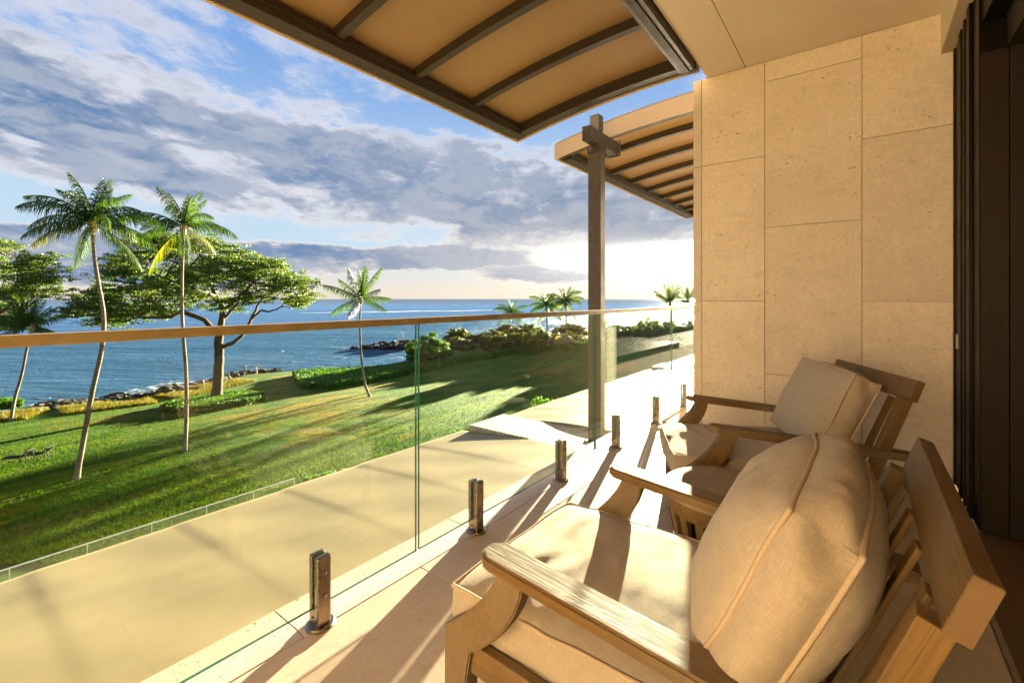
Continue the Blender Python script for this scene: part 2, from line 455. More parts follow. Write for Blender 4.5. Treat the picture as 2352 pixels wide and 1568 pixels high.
M_PIPING = material('linen piping', lambda g, b: (lambda o: {
    'Base Color': g.mix(g.noise(o, 140, 3, 0.6), (0.45, 0.345, 0.23), (0.35, 0.255, 0.16)), 'Roughness': 0.95,
    'Normal': g.bump(g.noise(o, 400, 2, 0.6), 0.5, 0.002)})(g.coord('Object')))

def leaf_mat(name, c1, c2, c3=None, trans=0.35, rough=0.5):
    m = bpy.data.materials.new(name); m.use_nodes = True; nt = m.node_tree; g = G(nt)
    b = nt.nodes['Principled BSDF']; out = nt.nodes['Material Output']
    p = g.pos(); n = g.noise(p, 0.55, 4, 0.6); f = g.noise(p, 9.0, 2, 0.6)
    c = g.mix(n.step(0.3, 0.7), c1, c2)
    if c3: c = g.mix(f.step(0.5, 0.72) * 0.8, c, c3)
    nt.links.new(c.k, b.inputs['Base Color']); b.inputs['Roughness'].default_value = rough; b.inputs['Specular IOR Level'].default_value = 0.2
    t = nt.nodes.new('ShaderNodeBsdfTranslucent'); nt.links.new(g.mix(1.0, c, (1.5, 1.45, 0.5), 'MULTIPLY').k, t.inputs[0])
    mx = nt.nodes.new('ShaderNodeMixShader'); mx.inputs[0].default_value = trans
    nt.links.new(b.outputs[0], mx.inputs[1]); nt.links.new(t.outputs[0], mx.inputs[2]); nt.links.new(mx.outputs[0], out.inputs[0])
    MATS[name] = m; return m
M_LEAF = leaf_mat('tree leaves', (0.062, 0.112, 0.020), (0.042, 0.085, 0.017), (0.11, 0.135, 0.018), 0.38)
M_PALM = leaf_mat('palm leaves', (0.018, 0.058, 0.016), (0.030, 0.070, 0.012), (0.085, 0.095, 0.012), 0.35)
M_PALMY = leaf_mat('yellow palm leaves', (0.075, 0.125, 0.008), (0.13, 0.135, 0.010), None, 0.45)
M_HEDGE = leaf_mat('hedge leaves', (0.060, 0.150, 0.016), (0.045, 0.115, 0.013), (0.11, 0.20, 0.02), 0.35)
M_SCRUB = leaf_mat('scrub leaves', (0.08, 0.10, 0.03), (0.11, 0.12, 0.035), (0.17, 0.14, 0.05), 0.25)
M_DRY = leaf_mat('dry shore grass', (0.20, 0.15, 0.02), (0.11, 0.13, 0.018), (0.26, 0.15, 0.025), 0.35)
M_GRASSBL = None
M_BARK = material('tree bark', lambda g, b: (lambda q: {
    'Base Color': g.mix(g.noise(g.scale(q, (3, 3, 0.6)), 2.0, 5, 0.7), (0.030, 0.022, 0.013), (0.095, 0.068, 0.040)), 'Roughness': 0.9,
    'Normal': g.bump(g.noise(g.scale(q, (3, 3, 0.6)), 3.0, 5, 0.7), 0.8, 0.1)})(g.pos()))
def palmbark(g, b):
    q = g.pos(); x, y, z = g.xyz(q); n = g.noise(q, 2.2, 4, 0.6)
    w = (z * 22.0 + n * 3.0).sin() * 0.5 + 0.5
    c = g.mix(w.step(0.5, 0.95) * 0.6, (0.17, 0.125, 0.085), (0.055, 0.04, 0.026))
    c = g.mix(n.step(0.42, 0.68), c, (0.085, 0.062, 0.042))
    c = g.mix((z + n * 3.0).step(-5.6, -10.5) * 0.75, c, (0.24, 0.20, 0.15))
    return {'Base Color': c, 'Roughness': 0.9, 'Normal': g.bump(w, 0.5, 0.03)}
M_PBARK = material('palm bark', palmbark)
M_BOOT = material('palm crown shaft', lambda g, b: {'Base Color': (0.30, 0.19, 0.05), 'Roughness': 0.8})
M_LAVA = material('black lava rock', lambda g, b: (lambda q: {
    'Base Color': g.mix(g.noise(q, 1.4, 5, 0.7).step(0.35, 0.7), (0.018, 0.014, 0.013), (0.075, 0.052, 0.040)), 'Roughness': 0.85,
    'Normal': g.bump(g.noise(q, 3, 5, 0.7), 0.9, 0.15)})(g.pos()))

def lawn_col(g, p):
    a = g.noise(p, 0.05, 6, 0.66); m = g.noise(g.scale(p, (0.35, 1.7, 1)), 0.28, 6, 0.70, 0.5)
    f = g.noise(p, 2.6, 6, 0.75); ff = g.noise(p, 14, 4, 0.8)
    c = g.mix(m.step(0.38, 0.62), (0.030, 0.092, 0.004), (0.095, 0.160, 0.005))
    c = g.mix(f.step(0.42, 0.72) * 0.45, c, (0.025, 0.070, 0.004))
    c = g.mix(a.step(0.50, 0.62) * m.step(0.36, 0.58) * 0.9, c, (0.23, 0.150, 0.020))
    c = g.mix(ff.step(0.5, 0.8) * 0.35, c, (0.13, 0.20, 0.008))
    return c, f, ff, m
def lawn(g, b):
    c, f, ff, m = lawn_col(g, g.pos())
    return {'Base Color': c, 'Roughness': 0.9, 'Specular IOR Level': 0.2,
            'Normal': g.bump(f * 0.8 + ff * 0.5 + m * 0.4, 1.0, 0.30)}
M_LAWN = material('lawn', lawn)
def blade_mat():
    m = bpy.data.materials.new('lawn blades'); m.use_nodes = True; nt = m.node_tree; g = G(nt); b = nt.nodes['Principled BSDF']
    c = lawn_col(g, g.pos())[0]; c = g.mix(1.0, c, (1.0, 0.95, 0.8), 'MULTIPLY'); nt.links.new(c.k, b.inputs['Base Color'])
    b.inputs['Roughness'].default_value = 0.8; b.inputs['Specular IOR Level'].default_value = 0.1
    t = nt.nodes.new('ShaderNodeBsdfTranslucent'); nt.links.new(g.mix(1.0, c, (1.4, 1.4, 0.5), 'MULTIPLY').k, t.inputs[0])
    mx = nt.nodes.new('ShaderNodeMixShader'); mx.inputs[0].default_value = 0.35
    nt.links.new(b.outputs[0], mx.inputs[1]); nt.links.new(t.outputs[0], mx.inputs[2]); nt.links.new(mx.outputs[0], nt.nodes['Material Output'].inputs[0]); return m
M_GRASSBL = blade_mat()

FXc, FYc = 0.80, 0.60                       # swell runs roughly across the bay
def sea_mat():
    def fn(g, b):
        p = g.pos()
        xx, yy, _ = g.xyz(p); al = yy * FYc + xx * FXc; dist = (xx * xx + yy * yy).pow(0.5)
        ac = xx * FYc - yy * FXc
        w1 = g.noise(g.vec(ac * 0.10, al * 0.34, 0.0), 1.0, 6, 0.66, 0.5)
        w2 = g.noise(g.vec(ac * 0.7, al * 1.6, 0.0), 1.0, 4, 0.65, 0.3)
        w3 = g.noise(g.vec(ac * 0.008, al * 0.035, 0.0), 1.0, 5, 0.6)
        c = g.mix(w3.step(0.35, 0.65), (0.040, 0.115, 0.250), (0.060, 0.145, 0.300))
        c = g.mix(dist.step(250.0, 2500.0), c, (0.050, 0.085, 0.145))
        return {'Base Color': c, 'Roughness': 0.25, 'IOR': 1.33, 'Specular IOR Level': 0.40,
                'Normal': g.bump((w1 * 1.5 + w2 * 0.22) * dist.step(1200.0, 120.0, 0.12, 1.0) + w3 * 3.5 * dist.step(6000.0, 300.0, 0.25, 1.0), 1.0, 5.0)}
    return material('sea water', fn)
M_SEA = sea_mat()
def rough_sea(m):
    # a ruffled sea mirrors far less at grazing angles than a flat pane does
    nt = m.node_tree; b = nt.nodes['Principled BSDF']; g = G(nt); nrm = b.inputs['Normal'].links[0].from_socket
    b.inputs['Specular IOR Level'].default_value = 0.0
    gl = nt.nodes.new('ShaderNodeBsdfGlossy'); gl.inputs['Roughness'].default_value = 0.18; gl.inputs[0].default_value = (0.80, 0.86, 0.95, 1); nt.links.new(nrm, gl.inputs['Normal'])
    ge = nt.nodes.new('ShaderNodeNewGeometry'); dt = nt.nodes.new('ShaderNodeVectorMath'); dt.operation = 'DOT_PRODUCT'
    nt.links.new(nrm, dt.inputs[0]); nt.links.new(ge.outputs['Incoming'], dt.inputs[1])
    f = (1.0 - V(nt, dt.outputs['Value']).abs()).max(0.0).pow(4.0) * 0.40 + 0.05
    mx = nt.nodes.new('ShaderNodeMixShader'); nt.links.new(f.k, mx.inputs[0]); nt.links.new(b.outputs[0], mx.inputs[1]); nt.links.new(gl.outputs[0], mx.inputs[2])
    nt.links.new(mx.outputs[0], nt.nodes['Material Output'].inputs[0])
rough_sea(M_SEA)
M_FOAM = material('sea foam', lambda g, b: {'Base Color': (0.75, 0.78, 0.80), 'Roughness': 0.8})

# ================================================================== THE BALCONY
WX, WYE, FLOOR_Y0 = 4.03, 1.142, -0.367                     # fin wall plane, its seaward end, door line
GX0, GX1 = -1.6, 17.0
# floor slab and its tiles
floor = box('balcony_floor', -1.62, 12.6, FLOOR_Y0, 1.745, -0.25, -0.012, M_BUILD); tag(floor, kind='structure')
rows = [(1.530, 0.870, 0.465), (0.870, 0.210, 0.02), (0.210, -0.366, 0.465)]
def tile(name, x0, x1, y0, y1, z, mat, parent, g_=0.0016, th=0.012):
    return box(name, x0 + g_, x1 - g_, y0 + g_, y1 - g_, z - th, z, mat, parent, 0.0012, 1)
for (yb, ya, xo) in rows:
    x = xo - 0.885 * 3
    while x < 12.5:
        a, b_ = max(x, -1.6), min(x + 0.885, 12.6)
        if a < WX < b_: b_ = WX
        if b_ - a > 0.05: tile('tile', a, b_, ya, yb, random.uniform(-.0006, .0006), M_FLOOR, floor)
        x += 0.885
x = 0.83 - 0.905 * 3
while x < 12.5:
    tile('kerb_stone', max(x, -1.6), min(x + 0.905, 12.6), 1.530, 1.750, 0.001 + random.uniform(-.0005, .0005), M_CURB, floor, 0.0018, 0.03)
    x += 0.905

# fin wall of limestone slabs
wall = empty('stone_wall', (WX, 0, 0), label='limestone slab wall dividing the balcony, behind the two armchairs', cat='wall')
link('core', (lambda o: o.data)(box('core', 0.012, 0.235, -0.445, 1.130, -0.25, 2.998, M_BUILD, None)), None, wall) if False else None
core = box('wall_core', 0.012, 0.238, -0.460, 1.130, -0.25, 2.998, M_BUILD, wall)
def slab(y0, y1, z0, z1, th=0.02):
    g_ = 0.0024
    o = box('stone_slab', -random.uniform(0, .0012), th, y0 + g_, y1 - g_, z0 + g_, z1 - g_, M_WALL, wall, 0.0010, 1)
    return o
colsY = [(1.072, 1.142, [0.02, 1.148, 2.272]), (0.604, 1.072, [0.02, 1.148, 2.272]),
         (0.003, 0.604, [-0.54, 0.587, 1.716, 2.842]), (-0.462, 0.003, [0.02, 1.147, 2.275])]
for (ya, yb, zs) in colsY:
    zz = [max(z, 0.0) for z in zs] + [2.998]
    for i in range(len(zz) - 1):
        if zz[i + 1] - zz[i] > .03: slab(ya, yb, zz[i], zz[i + 1])
for (za, zb) in ((0.0, 1.148), (1.148, 2.272), (2.272, 2.998)):  # slabs on the seaward end and the far face
    box('stone_slab', 0.022, 0.238, 1.130, 1.142, za + .002, zb - .002, M_WALL, wall)

# the fin wall at the other end of this balcony (out of frame, catches the low sun)
wall2 = empty('stone_wall', (-1.62, 0, 0), label='limestone slab wall at the near end of the balcony, outside the frame', cat='wall')
box('wall_core', -0.25, -0.012, -0.445, 1.142, -0.25, 2.998, M_BUILD, wall2)
for (ya, yb, zs) in colsY[1:] + [(1.072, 1.142, [0.02, 1.148, 2.272])]:
    zz = [max(z, 0.0) for z in zs] + [2.998]
    for i in range(len(zz) - 1):
        if zz[i + 1] - zz[i] > .03: box('stone_slab', -0.012, 0.0, ya + .002, yb - .002, zz[i] + .002, zz[i + 1] - .002, M_WALL, wall2)

# ceiling slab with a drip groove
ceil = box('ceiling', -1.87, 12.6, -0.40, 0.735, 3.0, 3.28, M_CEIL); tag(ceil, kind='structure')
prism('ceiling_edge', [(0.741, 3.0), (1.010, 3.0), (1.035, 3.012), (1.045, 3.04), (1.045, 3.28), (0.741, 3.28)], -1.87, 12.6, M_CEIL, ceil)
box('drip_groove', -1.87, 12.6, 0.7352, 0.7408, 3.012, 3.27, M_HEAD_SHADE, ceil)

# door opening: plastered head, dark tracks, panelled wall inside
head = box('doorway_beam', -1.62, WX - 0.001, -0.418, -0.400, 2.745, 3.0, M_HEAD)
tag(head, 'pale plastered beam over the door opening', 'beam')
box('underside', -1.62, WX - 0.001, -0.468, -0.402, 2.736, 2.7449, M_HEAD_SHADE, head)
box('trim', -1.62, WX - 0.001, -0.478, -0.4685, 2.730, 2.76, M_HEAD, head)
frame = empty('door_frame', (0, 0, 0), label='dark bronze sliding door frame at the end of the stone wall', cat='door frame')
box('jamb', 3.27, 4.262, -0.490, -0.4655, 0.0, 2.735, M_BLACK, frame)
for i, (xa, xb, m) in enumerate([(3.98, 4.02, M_BLACK2), (3.72, 3.80, M_BLACK), (3.60, 3.63, M_BLACK2), (3.42, 3.50, M_BLACK)]):
    box('stile', xa, xb, -0.4650, -0.456 + 0.002 * i, 0.0, 2.735, m, frame, 0.002, 1)
box('latch', 3.865, 3.89, -0.4648, -0.453, 0.86, 0.95, M_ALU, frame, 0.002, 1)
box('head_track', -1.62, 3.98, -0.56, -0.4795, 2.55, 2.7295, M_BLACK, frame)
thr = box('door_threshold', -1.6, 3.26, -0.385, -0.368, -0.02, 0.005, M_ALU); tag(thr, 'slim metal sill strip set in the floor behind the front chair', 'threshold')
pw = empty('panelled_wall', (0, 0, 0), label='dark wood panelled wall inside the open doorway', cat='wall')
yy = -0.470
for i, w_ in enumerate([0.10, 0.085, 0.40, 0.40, 0.40, 0.40, 0.40, 0.40]):
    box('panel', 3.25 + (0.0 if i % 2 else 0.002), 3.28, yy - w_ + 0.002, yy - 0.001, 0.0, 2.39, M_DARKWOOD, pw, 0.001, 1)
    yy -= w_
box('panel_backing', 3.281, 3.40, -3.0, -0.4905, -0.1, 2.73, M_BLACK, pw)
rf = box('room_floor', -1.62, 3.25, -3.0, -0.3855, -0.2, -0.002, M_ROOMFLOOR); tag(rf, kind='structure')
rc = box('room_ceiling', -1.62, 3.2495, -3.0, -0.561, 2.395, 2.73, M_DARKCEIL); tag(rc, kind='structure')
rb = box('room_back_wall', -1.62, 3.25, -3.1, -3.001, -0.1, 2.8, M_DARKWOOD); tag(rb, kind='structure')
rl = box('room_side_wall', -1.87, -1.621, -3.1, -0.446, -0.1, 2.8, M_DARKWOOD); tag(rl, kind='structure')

# glass balustrade
bal = empty('glass_balustrade', (0, 1.55, 0), label='frameless glass balustrade with bronze handrail along the balcony edge', cat='balustrade')
joints = [-2.02, -0.335, 1.35, 3.03, 4.72, 6.40, 8.09, 9.77, 11.46, 12.6]
joints[0] = -1.6
for a, b_ in zip(joints[:-1], joints[1:]):
    bm = bmesh.new(); box_bm(bm, a + 0.008, b_ - 0.008, -0.006, 0.006, 0.068, 1.056)
    for f in bm.faces:
        f.material_index = 0 if abs(f.normal.y) > 0.9 else 1
    me = bpy.data.meshes.new('glass_panel'); bm.to_mesh(me); bm.free()
    me.materials.append(M_GLASS); me.materials.append(M_GEDGE)
    link('glass_panel', me, None, bal)
bm = bmesh.new(); box_bm(bm, -1.6, 12.6, -0.020, 0.020, 1.054, 1.082, 0.004, 2)
me = bpy.data.meshes.new('handrail'); bm.to_mesh(me); bm.free(); link('handrail', me, M_RAIL, bal)

def make_spigot():
    s = empty('glass_spigot'); s.parent = bal
    lathe('base_disc', [(0.0, 0.0), (0.052, 0.0), (0.052, 0.004), (0.047, 0.009), (0.0, 0.009)], M_STAINLESS, s, 36)
    # two cheeks clamp the pane, closed foot
    bm = bmesh.new()
    box_bm(bm, -0.026, 0.026, -0.030, -0.0015, 0.006, 0.252, 0.007, 2)
    box_bm(bm, -0.026, 0.026, 0.0135, 0.032, 0.006, 0.252, 0.005, 2)
    box_bm(bm, -0.0255, 0.0255, -0.010, 0.020, 0.006, 0.064, 0.0)
    me = bpy.data.meshes.new('clamp_body'); bm.to_mesh(me); bm.free(); link('clamp_body', me, M_STAINLESS, s)
    bm = bmesh.new(); box_bm(bm, -0.0215, 0.0215, -0.0013, 0.0000, 0.064, 0.245); box_bm(bm, -0.0215, 0.0215, 0.0122, 0.0133, 0.064, 0.245)
    me = bpy.data.meshes.new('rubber_gasket'); bm.to_mesh(me); bm.free(); link('rubber_gasket', me, M_SLOT, s)
    for z in (0.115, 0.195):
        o = lathe('screw', [(0.0, 0.0), (0.0085, 0.0), (0.0085, 0.0015), (0.0055, 0.0022), (0.0048, 0.0012), (0.0, 0.0012)], M_STAINLESS, s, 16)
        o.rotation_euler = (R(90), 0, 0); o.location = (0.0, -0.0302, z)
    for x_ in (-0.0155,):
        o = lathe('screw', [(0.0, 0.0), (0.005, 0.0), (0.005, 0.001), (0.0, 0.001)], M_SLOT, s, 12)
        o.rotation_euler = (0, R(-90), 0); o.location = (-0.0262, 0.006, 0.035)
    return s
sp0 = make_spigot()
for i, x_ in enumerate([0.895, 1.73, 2.55, 3.38, 4.26, 5.10, 5.95, 6.8, 7.65, 8.5, 0.07, -0.75]):
    s = sp0 if i == 0 else copy_tree(sp0, bal)
    s.location = (x_, -0.006, 0.002)

# ------------------------------------------------------------------ canopies
def arch(y, ya, za, yb, zb, bulge):
    s = (y - ya) / (yb - ya); return za + (zb - za) * s + bulge * 4 * s * (1 - s)
def arch_strip(x0, x1, ya, yb, fz0, fz1, n=18):
    """closed band between two curves fz0(y) (bottom) and fz1(y) (top), extruded x0..x1"""
    vs, fs = [], []
    for i in range(n + 1):
        y = ya + (yb - ya) * i / n
        vs += [(x0, y, fz0(y)), (x1, y, fz0(y)), (x1, y, fz1(y)), (x0, y, fz1(y))]
    for i in range(n):
        a = i * 4; b_ = a + 4
        for j in range(4):
            k = (j + 1) % 4; fs.append((a + j, b_ + j, b_ + k, a + k))
    fs.append((0, 1, 2, 3)); e = n * 4; fs.append((e + 3, e + 2, e + 1, e))
    return vs, fs
def arch_part(name, x0, x1, ya, yb, f0, f1, mat, parent, n=18):
    v, f = arch_strip(x0, x1, ya, yb, f0, f1, n)
    me = pymesh(name, v, f); bm = bmesh.new(); bm.from_mesh(me); bmesh.ops.recalc_face_normals(bm, faces=bm.faces); bm.to_mesh(me); bm.free()
    return link(name, me, mat, parent)
def canopy(x0, x1, ribs, label):
    ye, yr, ze, zr, bu = 2.86, 1.06, 2.79, 2.985, 0.045
    f = lambda y: arch(y, ye, ze, yr, zr, bu)
    t = empty('canopy', ((x0 + x1) / 2 * 0, 0, 0), label=label, cat='canopy', group='curved canopies over the balconies')
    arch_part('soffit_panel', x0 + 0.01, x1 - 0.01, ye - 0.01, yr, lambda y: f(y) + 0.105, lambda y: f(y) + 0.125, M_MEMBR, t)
    for xr in ribs:
        arch_part('rib', xr - 0.028, xr + 0.028, ye - 0.14, yr + 0.06, lambda y: f(y) + 0.035, lambda y: f(y) + 0.104, M_STEEL_DK, t)
    for xa, xb in ((x0 + 0.022, x0 + 0.13), (x1 - 0.13, x1 - 0.022)):
        arch_part('end_beam', xa, xb, ye - 0.02, yr, lambda y: f(y) + 0.010, lambda y: f(y) + 0.104, M_STEEL_DK, t)
    box('eave_beam', x0 + 0.131, x1 - 0.131, ye - 0.150, ye - 0.025, ze + 0.004, ze + 0.104, M_STEEL_DK, t, 0.003, 1)
    box('eave_lip', x0 + 0.131, x1 - 0.131, ye - 0.163, ye - 0.1502, ze + 0.052, ze + 0.064, M_STEEL_DK, t)
    box('rear_beam', x0 + 0.131, x1 - 0.131, yr - 0.015, yr + 0.10, zr - 0.035, zr + 0.10, M_BRACKET, t, 0.003, 1)
    box('rear_flange', x0 + 0.131, x1 - 0.131, yr + 0.018, yr + 0.068, zr - 0.048, zr - 0.036, M_STEEL_DK, t)
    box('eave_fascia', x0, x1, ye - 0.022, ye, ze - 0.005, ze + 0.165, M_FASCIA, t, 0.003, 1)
    for xa, xb in ((x0, x0 + 0.020), (x1 - 0.020, x1)):
        arch_part('end_fascia', xa, xb, ye - 0.0225, yr - 0.02, lambda y: f(y) - 0.005, lambda y: f(y) + 0.165, M_FASCIA, t)
    arch_part('roof_sheet', x0 + 0.005, x1 - 0.005, ye - 0.005, yr - 0.04, lambda y: f(y) + 0.166, lambda y: f(y) + 0.18, M_ROOF, t)
    return t
canopy(-1.45, 3.85, [-0.99, -0.32, 0.35, 1.03, 1.70, 2.37, 3.03], 'near curved canopy with brown ribs, overhead at the top of the frame')
canopy(4.57, 9.62, [5.18, 5.83, 6.48, 7.13, 7.78, 8.43, 9.05], 'far curved canopy beyond the steel post')

# post and bracket
post = empty('canopy_post', (4.20, 2.13, 0), label='square steel post with bracket standing outside the glass balustrade', cat='post')
box('post_shaft', -0.050, 0.050, -0.070, 0.070, -0.27, 2.62, M_POST, post, 0.004, 1)
box('base_plate', -0.085, 0.085, -0.10, 0.10, -0.275, -0.258, M_BRACKET, post, 0.002, 1)
box('cross_arm', -0.22, 0.40, -0.045, 0.045, 2.70, 2.84, M_BRACKET, post, 0.004, 1)
box('bracket_plate', 0.3996, 0.412, -0.075, 0.075, 2.685, 2.855, M_BRACKET, post, 0.003, 1)
box('bracket_head', -0.060, 0.060, -0.080, 0.080, 2.62, 2.70, M_BRACKET, post, 0.004, 1)
box('post_head', -0.050, 0.050, -0.050, 0.050, 2.842, 3.00, M_BRACKET, post, 0.003, 1)
for dy in (-0.055, 0.055):
    for dz in (2.71, 2.83):
        o = lathe('bolt', [(0, 0), (0.010, 0), (0.010, 0.006), (0, 0.008)], M_STAINLESS, post, 12)
        o.rotation_euler = (0, R(-90), 0); o.location = (0.3994, dy, dz)
for dy in (-0.03, 0.03):
    o = lathe('bolt', [(0, 0), (0.012, 0), (0.012, 0.008), (0, 0.010)], M_STAINLESS, post, 12)
    o.rotation_euler = (0, R(-90), 0); o.location = (-0.0602, dy, 2.66)

# ------------------------------------------------------------------ lower roofs, seen through the glass
def lower_roof(x0, x1, seams, label, crown=0.045, z_e=-0.348):
    """smooth curved roof sheet with soft raised ribs; z at eave -0.30, rising towards the building"""
    ye, yi = 3.66, 1.752
    nx, ny = int((x1 - x0) / 0.03), 40
    vs, fs = [], []
    for j in range(ny + 1):
        s = j / ny; y = ye + (yi - ye) * s
        z0 = z_e + 0.10 * s + crown * 4 * s * (1 - s) * 0.6
        for i in range(nx + 1):
            x = x0 + (x1 - x0) * i / nx
            h = 0
            for q in seams:
                d = (x - q)
                h += 0.0048 * (0.5 + 0.5 * math.tanh((d + 0.035) / 0.022)) * math.exp(-(max(0, d) / 0.20) ** 2)
            k = min(1, max(0, 1 - (s - 0.0) * 1.3)); h *= (0.3 + 0.7 * k)
            h += 0.0022 * math.sin(x * 9.3 + y * 2) * math.sin(y * 5 + x)
            vs.append((x, y, z0 + h))
    n = nx + 1
    for j in range(ny):
        for i in range(nx):
            a = j * n + i; fs.append((a, a + 1, a + n + 1, a + n))
    nb = len(vs)
    # turned-down eave and end edges give the sheet its thickness
    rim = [i for i in range(n)] ; base = len(vs)
    for i in rim: vs.append((vs[i][0], vs[i][1] + 0.004, vs[i][2] - 0.17))
    for i in range(nx): fs.append((i + 1, i, base + i, base + i + 1))
    for side in (0, nx):
        base = len(vs)
        for j in range(ny + 1):
            v = vs[j * n + side]; vs.append((v[0], v[1], v[2] - 0.17))
        for j in range(ny):
            a = j * n + side; b_ = (j + 1) * n + side
            fs.append((a, b_, base + j + 1, base + j) if side == 0 else (b_, a, base + j, base + j + 1))
    o = link('roof_sheet', pymesh('roof_sheet', vs, fs), M_ROOF, None, True)
    t = empty('lower_roof', (0, 0, 0), label=label, cat='roof', group='curved roofs of the floor below'); o.parent = t
    box('fascia', x0 + 0.01, x1 - 0.01, ye - 0.055, ye - 0.004, z_e - 0.20, z_e - 0.03, M_FASCIA, t)
    box('under_panel', x0 + 0.012, x1 - 0.012, yi + 0.0, ye - 0.056, z_e - 0.20, z_e - 0.18, M_MEMBR, t)
    return t
lower_roof(-2.6, 3.86, [-1.67, -0.97, -0.27, 0.43, 1.13, 1.83, 2.51, 3.20], 'nearest smooth beige roof of the floor below, outside the glass')
lower_roof(4.50, 9.55, [5.2, 5.88, 6.56, 7.24, 7.92, 8.6, 9.2], 'middle smooth beige roof beyond the steel post', 0.085)
lower_roof(10.25, 16.0, [10.9, 11.6, 12.3, 13.0, 13.7, 14.4, 15.1], 'farthest smooth beige roof at the end of the terrace line', 0.085)
for i, (xa, xb, lb) in enumerate([(3.865, 4.49, 'white pebbled divider slab at the foot of the steel post'), (9.56, 10.24, 'far pebbled divider slab between two lower roofs')]):
    o = box('divider_slab', xa, xb, 2.0 if i == 0 else 1.76, 3.56, -0.52, -0.268, M_PEBBLE, None, 0.006, 2); tag(o, lb, 'parapet', 'pebbled divider slabs')
    c = box('slab_foot', xa + .05, xb - .05, 1.76, 3.50, -0.85, -0.5205, M_BUILD, o)
    if i == 0: box('slab_joint', xa, xb, 1.755, 1.999, -0.52, -0.262, M_CURB, o, 0.004, 1)

# body of the building under and beyond the balcony
bld = empty('hotel_building', (0, 0, 0), label='cream plastered lower floors of the building under the balcony', cat='building')
box('facade', -20, 60, -6.0, 1.74, -11.2, -0.2505, M_BUILD, bld)
box('slab_edge', -20, -1.63, -6.0, 1.74, -0.2504, 3.3, M_BUILD, bld)
box('upper_facade', -1.87, 4.0, -6.0, -3.11, -0.25, 3.3, M_BUILD, bld)
box('far_room_glazing', 4.27, 17, -6.0, -0.60, -0.25, 3.3, M_DARKGLASS, bld)
pod = empty('lower_terrace', (0, 0, 0), label='lower terrace deck with a glass parapet, below the beige roof', cat='terrace')
box('deck', -14, 8.3, 1.741, 15.95, -11.3, -6.25, M_BUILD, pod)
DGR = 6.29
edge = []
for k in range(12):
    xx = 8.16 - 1.346 * k; edge.append(xx)
for i in range(len(edge) - 1):
    bm = bmesh.new(); box_bm(bm, edge[i + 1] + 0.012, edge[i] - 0.012, 15.76, 15.772, -6.24, -5.135)
    for f in bm.faces: f.material_index = 0 if abs(f.normal.y) > 0.9 else 1
    me = bpy.data.meshes.new('glass_panel'); bm.to_mesh(me); bm.free(); me.materials.append(M_GLASS); me.materials.append(MATS.get('pale'))
    me.materials.clear(); me.materials.append(M_GLASS); me.materials.append(M_ALU)
    link('glass_panel', me, None, pod)
for e_ in edge: box('glass_clamp', e_ - 0.011, e_ + 0.011, 15.748, 15.784, -6.24, -5.106, M_PALE, pod)
box('top_rail', edge[-1], edge[0], 15.752, 15.780, -5.104, -5.075, M_PALE, pod)
# ================================================================== FURNITURE
def plank(name, outline, thick, M, mat, parent, bev=0.005):
    bm = bmesh.new()
    a = [bm.verts.new((p[0], p[1], -thick / 2)) for p in outline]; b = [bm.verts.new((p[0], p[1], thick / 2)) for p in outline]
    n = len(outline); bm.faces.new(a[::-1]); bm.faces.new(b)
    for i in range(n):
        j = (i + 1) % n; bm.faces.new((a[i], a[j], b[j], b[i]))
    bmesh.ops.recalc_face_normals(bm, faces=bm.faces)
    es = [e for e in bm.edges if len(e.link_faces) == 2 and abs(e.calc_face_angle(0)) > 1.2]
    if bev: bmesh.ops.bevel(bm, geom=es, offset=bev, segments=3, affect='EDGES')
    me = bpy.data.meshes.new(name); bm.to_mesh(me); bm.free()
    o = link(name, me, mat, parent); o.matrix_local = M; return o
def frame_mat(X, Y, Z, loc):
    M = Matrix((Vector(X).normalized(), Vector(Y).normalized(), Vector(Z).normalized())).transposed().to_4x4()
    M.translation = loc; return M

